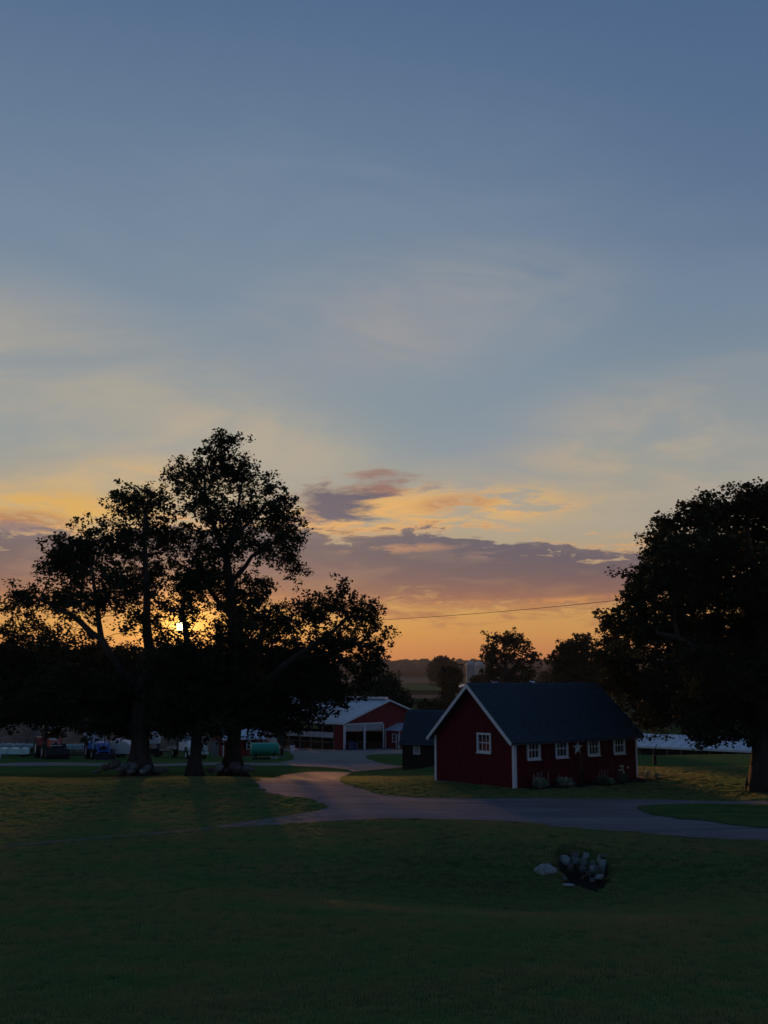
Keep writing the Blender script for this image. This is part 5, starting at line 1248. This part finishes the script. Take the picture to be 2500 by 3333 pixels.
MB().prism([(-1.15, .35), (1.55, .35), (1.45, .62), (1.1, 1.05), (.62, 1.42), (.30, 1.52), (-.9, 1.52)], -.9, .9, 'y').build('trailer_shell', PG, t, .03)
MB().box(-1.1, 1.4, -.8, .8, .25, .345).build('trailer_frame', MATS['dark_iron'], t)
for sy in (-.75, .75): MB().cyl((-.1, sy, .26), .26, .18, 'y', 16).build('wheel', BLACK, t)
MB().box(-1.0, -.35, -.915, -.903, .42, .8).build('side_hatch', STEEL, t)
for x in (-.55, -.3): MB().box(x, x + .18, -.3, .3, 1.53, 1.66).build('roof_vent', WHITE, t)
t = small('box_trailer', 'white box with a lid on a stand, right of the thickest trunk', 'box', 498, 2455, 99)
MB().box(-.58, .58, -.5, .5, 1.22, 1.92).build('box_body', mat('pale_blue_panel', (.55, .60, .68), .55), t, .03); MB().box(-.60, .60, -.52, .52, 1.93, 2.02).build('box_lid', WHITE, t, .02)
for x in (-.5, .42):
    for sy in (-.42, .42): MB().box(x, x + .08, sy - .04, sy + .04, 0, 1.215).build('leg', MATS['dark_iron'], t)
MB().box(-.62, .55, -.3, .3, .25, .8).build('dark_tub', MATS['dark_iron'], t); MB().box(-.45, -.05, -.52, -.505, 1.80, 1.86).build('hinge', BLACK, t); MB().box(.2, .5, -.52, -.505, 1.80, 1.86).build('hinge', BLACK, t)
t = small('equipment_trailer', 'low trailer with a long white side rail left of the flatbed truck', 'trailer', 522, 2455, 101)
MB().box(-.75, .75, -.9, -.84, .62, .74).build('side_rail', WHITE, t); MB().box(-.9, .9, -.83, .83, .5, .6).build('trailer_deck', WOOD, t)
for sy in (-.7, .7): MB().cyl((-.2, sy, .28), .28, .2, 'y', 14).build('wheel', BLACK, t)
# rail fence and gate panels behind the truck
def rails(label, px0, px1, Y, zs, hpost, m, npost, name='rail_fence', cat='fence', Y1=None):
    a = P(px0, 2430, Y); b = P(px1, 2430, Y1 or Y); a.z = hz(a.x, a.y); b.z = hz(b.x, b.y); t = thing(name, label, cat, a, 0); d = b - a
    for k in range(npost): q = d * (k / (npost - 1)); q.z = hz(a.x + q.x, a.y + q.y) - a.z; MB().box(q.x - .06, q.x + .06, q.y - .06, q.y + .06, q.z - .3, q.z + hpost).build('post', m, t)
    for k in range(npost - 1):
        q0 = d * (k / (npost - 1)); q1 = d * ((k + 1) / (npost - 1)); q0.z = hz(a.x + q0.x, a.y + q0.y) - a.z; q1.z = hz(a.x + q1.x, a.y + q1.y) - a.z
        for z in zs: MB().tube([q0 + Vector((0, -.08, z)), q1 + Vector((0, -.08, z))], .035, 4).build('rail', m, t)
rails('weathered rail fence behind the flatbed truck', 515, 690, 108, (.5, .85, 1.2, 1.55), 1.75, WOOD, 6)
rails('grey rail fence in the field seen through the machine shed', 850, 1330, 185, (.5, .9, 1.3), 1.5, WOOD, 14, Y1=190)
rails('pale gate panels beside the long barn at the left edge', 0, 260, 128, (.6, 1.0, 1.4), 1.6, STEEL, 7)
# canopy frame
t = small('animal_shelter', 'small open pen shelter with a grey peaked roof behind the white box', 'shelter', 532, 2420, 116)
for x in (-1.1, 0, 1.1):
    for y in (0, 1.6): MB().box(x - .05, x + .05, y - .05, y + .05, -.2, 2.1).build('post', STEEL, t)
for z in (.7, 1.2, 1.6): MB().box(-1.1, 1.1, -.075, -.052, z, z + .06).build('rail', STEEL, t)
MB().add([(-1.3, -.3, 2.1), (1.5, -.3, 2.1), (1.0, .8, 2.6), (-.9, .8, 2.6), (1.5, 1.9, 2.1), (-1.3, 1.9, 2.1)], [(0, 1, 2, 3), (3, 2, 4, 5), (0, 3, 5), (1, 4, 2)]).build('roof', TIN, t, recalc=False)

# ------------------------------------------------------------------ long low barns
def long_barn(name, label, pa, pb, Ya, Yb, H, D_, RI, roofm, wallm, openl=0, posts=7, lintel=None):
    a = P(*pa, Ya); b = P(*pb, Yb); za = hz(a.x, a.y) - .1; d = Vector((b.x - a.x, b.y - a.y, 0)); L = d.length; rz = math.atan2(d.y, d.x)
    t = thing(name, label, 'barn', (a.x, a.y, za), rz); n = max(4, int(L / 2.5))
    for k in range(n):
        x0, x1 = k * L / n, (k + 1) * L / n
        if (k + .5) / n < 1 - openl: MB().box(x0 + .004, x1 - .004, 0, .05, 0, H - .05).build('wall_panel', wallm, t)
    MB().box(.01, L, D_ - .05, D_, 0, H).build('back_wall', wallm, t)
    for k in range(posts):
        x = L * k / (posts - 1); MB().box(x - .09, x + .09, -.12, -.003, -.3, H - .02).build('post', WOOD, t)
    for a_ in (.052, L - .05): MB().prism([(.055, 0), (D_ - .055, 0), (D_ - .055, H), (D_ / 2, H + RI - .06), (.055, H)], a_, a_ + .04, 'x').build('gable_wall', wallm, t)
    for sgn in (1, -1):
        for k in range(n):
            x0, x1 = -.3 + k * (L + .6) / n, -.3 + (k + 1) * (L + .6) / n; e = D_ / 2 - sgn * (D_ / 2 + .5); ez = H - .5 * RI / (D_ / 2)
            q = MB().add([(x0 + .004, e, ez), (x1 - .004, e, ez), (x1 - .004, D_ / 2, H + RI), (x0 + .004, D_ / 2, H + RI), (x0 + .004, e, ez + .06), (x1 - .004, e, ez + .06), (x1 - .004, D_ / 2, H + RI + .06), (x0 + .004, D_ / 2, H + RI + .06)], [(0, 1, 2, 3), (7, 6, 5, 4), (0, 4, 5, 1), (3, 2, 6, 7), (0, 3, 7, 4), (1, 5, 6, 2)])
            for m_ in range(3):
                xr = x0 + (m_ + .5) * (x1 - x0) / 3
                q.add([(xr - .035, e, ez + .062), (xr + .035, e, ez + .062), (xr + .035, D_ / 2, H + RI + .062), (xr - .035, D_ / 2, H + RI + .062), (xr, e, ez + .11), (xr, D_ / 2, H + RI + .11)], [(0, 4, 5, 3), (4, 1, 2, 5), (0, 1, 4)])
            q.build('roof_panel', roofm, t)
    MB().box(-.3, L + .3, -.54, -.503, H - .5 * RI / (D_ / 2) - .1, H - .5 * RI / (D_ / 2) + .07).build('fascia', WHITE, t)
    return t
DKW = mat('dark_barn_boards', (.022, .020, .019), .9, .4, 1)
def barn_at(name, label, pxa, pxb, Ya, Yb, py_eave_a, D_, RI, roofm, wallm, **k):
    a = P(pxa, 2440, Ya); H = P(pxa, py_eave_a, Ya).z - (hz(a.x, a.y) - .1); return long_barn(name, label, (pxa, 2440), (pxb, 2440), Ya, Yb, H, D_, RI, roofm, wallm, **k)
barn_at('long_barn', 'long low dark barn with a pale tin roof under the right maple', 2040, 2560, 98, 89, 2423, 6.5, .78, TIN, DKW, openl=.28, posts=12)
barn_at('long_barn', 'long barn with a pale roof half hidden behind the thickest maple', -260, 330, 150, 156, 2318, 14, 2.4, TIN, mat('brown_barn_wall', (.10, .07, .055), .85, .3), posts=12)
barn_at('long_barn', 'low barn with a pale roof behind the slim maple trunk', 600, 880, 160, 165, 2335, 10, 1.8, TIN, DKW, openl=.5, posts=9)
t = small('hydrant_post', 'thin dark yard hydrant standing alone in the grass right of the red shed', 'hydrant', 2133, 2513, 70)
MB().cyl((0, 0, .28), .11, .62, n=10).build('hydrant_sleeve', BLACK, t); MB().tube([(0, 0, .55), (0, 0, .95), (.12, 0, 1.2), (.18, 0, 1.3)], .025, 6).build('hydrant_pipe', BLACK, t); MB().tube([(0, 0, .9), (-.12, 0, .82)], .025, 6).build('hydrant_spout', BLACK, t)

# ------------------------------------------------------------------ distant farm: silos, barns
CONC = mat('silo_concrete', (.36, .35, .35), .8, .15, .2, stretch=(1, 1, .2)); DOME = mat('silo_dome', (.42, .44, .47), .7, .1, spec=.2)
for k, (px, Y, r) in enumerate(((1532, 545, 2.35), (1562, 556, 2.2))):
    lab = ['nearer and brighter of the two concrete silos beyond the red shed', 'farther silo, half hidden on the right of the first'][k]
    zt = P(px, 2166, Y).z; p = P(px, 2200, Y); zb = hz(p.x, p.y); t = thing('silo', lab, 'silo', (p.x, p.y, zb)); hh = zt - zb
    nst = 14
    for j in range(nst): MB().lathe([(r, hh * j / nst + .03), (r, hh * (j + 1) / nst - .03), (r + .04, hh * (j + 1) / nst - .02), (r + .04, hh * (j + 1) / nst + .02)], 'z', 24).build('stave_ring', CONC, t)
    MB().lathe([(r + .08, hh), (r * .97, hh + r * .35), (r * .78, hh + r * .68), (r * .45, hh + r * .9), (0, hh + r)], 'z', 24).build('dome', DOME, t, smoothed=True)
    MB().box(r * .75, r * .75 + .7, -r * .95, -r * .95 + .7, 0, hh + .3).build('chute', mat('pale_chute', (.55, .56, .58), .6), t)
def far_barn(label, px0, px1, Y, py_e, py_r, D_, wallm, roofm, gable=False):
    a = P(px0, py_e, Y); b = P(px1, py_e, Y); zb = hz(a.x, Y) - .5; H = a.z - zb; RI = P(px0, py_r, Y + D_ / 2).z - a.z; L = b.x - a.x
    t = thing('far_barn', label, 'barn', (a.x, Y, zb))
    if gable:
        MB().prism([(0, 0), (L, 0), (L, H), (L / 2, H + RI), (0, H)], 0, D_, 'y').build('wall', wallm, t)
        for s in (0, 1):
            e = -.5 if s == 0 else L + .5
            MB().prism([(e, H - .25), (L / 2, H + RI + .02), (L / 2, H + RI + .35), (e, H + .08)], -.4, D_ + .4, 'y').build('roof', roofm, t)
    else:
        MB().prism([(0, 0), (D_, 0), (D_, H), (D_ / 2, H + RI), (0, H)], 0, L, 'x').build('wall', wallm, t)
        for s in (0, 1):
            e = -.6 if s == 0 else D_ + .6
            MB().prism([(e, H - .25), (D_ / 2, H + RI + .02), (D_ / 2, H + RI + .3), (e, H + .05)], -.4, L + .4, 'x').build('roof', roofm, t)
far_barn('distant red barn with a pale roof edge, peeking left of the shed peak', 1487, 1548, 330, 2243, 2231, 12, REDM, TIN, True)
far_barn('distant white-roofed barn between the silos and the lone oak', 1580, 1626, 420, 2226, 2199, 16, TIN, TIN)
far_barn('small distant white-roofed barn under the lone oak', 1684, 1700, 420, 2226, 2215, 8, WHITE, TIN)
far_barn('low distant white barn right of the lone oak trunk', 1704, 1748, 430, 2226, 2216, 10, WHITE, TIN)

# ------------------------------------------------------------------ boulders
def boulder(label, p, sx, sy, sz, seed, m, group, rz=0, tilt=0):
    bm = bmesh.new(); bmesh.ops.create_icosphere(bm, subdivisions=3, radius=1); r = random.Random(seed); o = Vector((r.uniform(0, 90), r.uniform(0, 90), r.uniform(0, 90)))
    cuts = [Vector((r.gauss(0, 1), r.gauss(0, 1), r.gauss(0, .8))).normalized() for _ in range(9)]
    for v in bm.verts:
        n = v.co.normalized(); f = 1 + .22 * noise.noise(n * 1.1 + o) + .09 * noise.noise(n * 2.7 + o)
        c = n * f
        for k in cuts:
            dd = c.dot(k) - .78
            if dd > 0: c -= k * dd * .95
        c += n * .03 * noise.noise(n * 7 + o); v.co = Vector((c.x * sx, c.y * sy, c.z * sz))
    me = bpy.data.meshes.new('boulder'); bm.to_mesh(me); bm.free(); me.materials.append(m); me.polygons.foreach_set('use_smooth', [True] * len(me.polygons))
    o_ = link('boulder', me); o_.location = p; o_.rotation_euler = (tilt, tilt * .5, rz); return tag(o_, label, 'boulder', group)
ST = [mat('grey_fieldstone', (.22, .22, .235), .9, .45, 2.2, bump=1.5, bscale=8), mat('purple_fieldstone', (.16, .135, .14), .9, .4, 2.2, bump=1.5, bscale=8), mat('pale_fieldstone', (.33, .37, .39), .9, .45, 2.5, bump=1.5, bscale=8, color2=(.16, .19, .19)), mat('green_fieldstone', (.15, .19, .17), .9, .4, 2.5, bump=1.5, bscale=8)]
def rocks(items, Y, group, zoff=.25):
    for k, (px, py, wpx, hpx, mi, lab, *dy) in enumerate(items):
        yy = Y + (dy[0] if dy else 0); p = P(px, py, yy); g = hz(p.x, p.y); sx = wpx / 2 * yy / F; sz = hpx / 2 * yy / F
        boulder(lab, (p.x, p.y, max(p.z, g + sz * .35)), sx * 1.08, sx * .9, sz * 1.1, int(px * 7 + py), ST[mi], group, k * 1.3, .15 * math.sin(k * 3))
rocks([(373, 2489, 40, 26, 1, 'dark rounded boulder at the top left of the left rock ring'), (342, 2498, 34, 20, 1, 'low dark boulder at the left end of the left rock ring'), (388, 2503, 24, 18, 0, 'small grey boulder in the front of the left rock ring'), (408, 2497, 30, 30, 0, 'squared grey boulder left of centre in the left rock ring', .2),
       (436, 2495, 38, 28, 0, 'large round boulder at the front of the thickest trunk'), (426, 2510, 32, 15, 0, 'flat boulder low in front of the thickest trunk', -.4), (466, 2510, 28, 16, 2, 'pale little boulder in front of the thickest trunk', -.5), (478, 2499, 28, 22, 0, 'grey boulder under the right side of the thickest trunk'),
       (520, 2505, 54, 22, 3, 'long low boulder at the right end of the left rock ring', .3), (421, 2487, 20, 14, 2, 'pale stone on top of the rocks against the thickest trunk', .5), (316, 2511, 26, 12, 3, 'small low stone at the far left of the left rock ring')], 67.2, 'boulders round the thickest maple')
rocks([(712, 2499, 30, 26, 2, 'pale squarish boulder left of the tallest maple trunk'), (686, 2506, 34, 18, 1, 'low dark boulder farthest left at the tallest maple'), (766, 2499, 46, 30, 1, 'biggest rounded brown boulder in front of the tallest maple'), (800, 2500, 34, 26, 0, 'grey boulder right of the biggest one at the tallest maple'), (822, 2504, 16, 14, 0, 'smallest boulder at the right end below the tallest maple'), (735, 2507, 16, 12, 1, 'small dark stone tucked between the pale and the biggest boulder')], 68.0, 'boulders at the foot of the tallest maple')

# ------------------------------------------------------------------ the stone-lined pit in the lawn
poly = [(PITX + .78 * math.cos(a) * (1 + .10 * math.sin(3 * a) + .06 * math.sin(7 * a)), PITY + 1.55 * math.sin(a) * (1 + .08 * math.sin(4 * a) + .05 * math.sin(9 * a))) for a in np.linspace(0, 6.283, 41)[:-1]]
tag(sheet('pit_soil', poly, DIRT, .012, .12), kind='structure')
t = thing('culvert_pipe', 'dark rust-brown drain pipe opening at the bottom of the stone-lined pit', 'pipe', (PITX + .32, PITY + 1.35, hz(PITX, PITY) - .02), R(8))
q = MB(); q.lathe([(.22, -.3), (.22, .9), (.19, .9), (.19, -.3), (.22, -.3)], 'y', 20, (0, 0, .1)); q.build('pipe_wall', RUST, t); MB().cyl((0, .6, .1), .188, .02, 'y', 20).build('pipe_inside', BLACK, t)
def pitrocks():
    base = [  # px, py, wpx, hpx, material, label
        (1776, 2834, 58, 34, 2, 'biggest flat pale boulder lying apart on the left of the pit'), (1837, 2802, 36, 24, 2, 'pale flat-topped stone at the upper left of the pit'), (1872, 2802, 34, 26, 3, 'greenish stone in the back wall of the pit beside the flat-topped one'),
        (1874, 2783, 28, 18, 1, 'dark stone at the top of the back wall of the pit'), (1908, 2788, 24, 20, 2, 'pale rounded stone highest at the back of the pit'), (1902, 2806, 28, 20, 3, 'dark green stone right under the highest pale stone'), (1899, 2829, 26, 20, 3, 'pale green stone low in the middle of the back wall'),
        (1933, 2811, 24, 20, 3, 'green oval stone left of the right-hand stone stack'), (1952, 2797, 15, 24, 2, 'narrow upright white stone at the top right of the pit'), (1967, 2814, 27, 26, 2, 'largest white stone of the right-hand stack'), (1932, 2829, 22, 26, 2, 'white rounded stone leaning inward in the right-hand stack'),
        (1949, 2826, 16, 14, 0, 'small grey stone wedged between the white ones'), (1948, 2842, 32, 22, 1, 'grey-purple stone low in the right-hand stack'), (1966, 2836, 18, 20, 3, 'greenish stone at the right end of the stack'), (1957, 2855, 38, 17, 2, 'long pale stone along the lower right lip of the pit'),
        (1930, 2866, 26, 16, 0, 'grey stone at the bottom end of the right lip'), (1834, 2860, 24, 12, 0, 'thin grey stone at the lower left lip of the pit'), (1850, 2881, 36, 9, 2, 'flat pale slab on the front lip of the pit'), (1968, 2785, 24, 9, 1, 'flat stone lying in the grass above the right stack'),
        (1855, 2822, 26, 18, 1, 'dark stone in the shade of the back wall, below the flat-topped one'), (1918, 2846, 22, 18, 1, 'darkest stone low inside the pit, left of the right-hand stack')]
    for k, (px, py, w, hh, mi, lab) in enumerate(base):
        g = G(px, py + hh * .2); Y = g.y; sx, sz = w / 2 * Y / F, hh / 2 * Y / F
        boulder(lab, (g.x, g.y + sz * .3, g.z + sz * .25), sx * 1.2, max(sx, sz) * .95, sz * 1.35, (500 + k * 13 if k else 77), ST[mi], 'stones lining the pit in the lawn', .3 * math.sin(k * 2.1), .12 * math.sin(k * 1.7))
pitrocks()

# ------------------------------------------------------------------ overhead wire and its poles
def pole(label, px, Y, ztop):
    p = P(px, 2400, Y); zb = hz(p.x, p.y); t = thing('utility_pole', label, 'pole', (p.x, p.y, zb)); hh = ztop - zb
    MB().tube([(0, 0, -.5), (0, 0, hh)], [.17, .11], 10).build('pole_shaft', WOOD, t); MB().box(-.9, .9, -.06, .06, hh - .5, hh - .36).build('crossarm', WOOD, t)
    for x in (-.8, .8): MB().cyl((x, 0, hh - .28), .05, .16, n=8).build('insulator', WHITE, t)
a = P(760, 2030, 128); b = P(2760, 1862, 72)
pole('wooden utility pole hidden behind the tallest maple', 760, 128, a.z); pole('wooden utility pole beyond the right edge', 2760, 72, b.z)
w0, w1 = P(1260, 2022, 128 - 20), P(1950, 1972, 92)
pts_ = []
c0, c1, c2 = P(850, 2029, 126), P(1500, 2011, 104), P(2330, 1929, 80)
for k in range(61):
    u = k / 60; X_ = a.x + (b.x - a.x) * u; Y_ = a.y + (b.y - a.y) * u
    q = F * X_ / Y_ * (math.cos(PITCH)) + 1250
    z_ = a.z + (b.z - a.z) * u - 4 * u * (1 - u) * .95; pts_.append((X_, Y_, z_))
tag(MB().tube(pts_, .022, 5).build('overhead_wire', BLACK), 'single dark overhead wire sagging between the trees against the orange sky', 'wire')
t = small('field_pole', 'thin pale leaning pole beyond the machine shed ridge', 'pole', 1178, 2340, 190)
MB().tube([(0, 0, -2), (.55, 0, 7.2)], [.12, .09], 8).build('pole_shaft', mat('pale_pole', (.3, .28, .24), .8), t); MB().box(.3, .8, -.05, .05, 6.5, 6.6).build('crossarm', MATS['pale_pole'], t)

# ------------------------------------------------------------------ thin evening haze over the whole valley
hm = bpy.data.materials.new('haze'); hm.use_nodes = True; t_ = hm.node_tree; t_.nodes.clear()
ho = t_.nodes.new('ShaderNodeOutputMaterial'); pv = t_.nodes.new('ShaderNodeVolumePrincipled'); t_.links.new(pv.outputs[0], ho.inputs['Volume'])
pv.inputs['Color'].default_value = (.85, .92, .95, 1); pv.inputs['Density'].default_value = .00008; pv.inputs['Anisotropy'].default_value = .05
hb = MB().box(-1500, 1500, -90, 2700, -10, 110).build('haze', hm); tag(hb, kind='stuff')
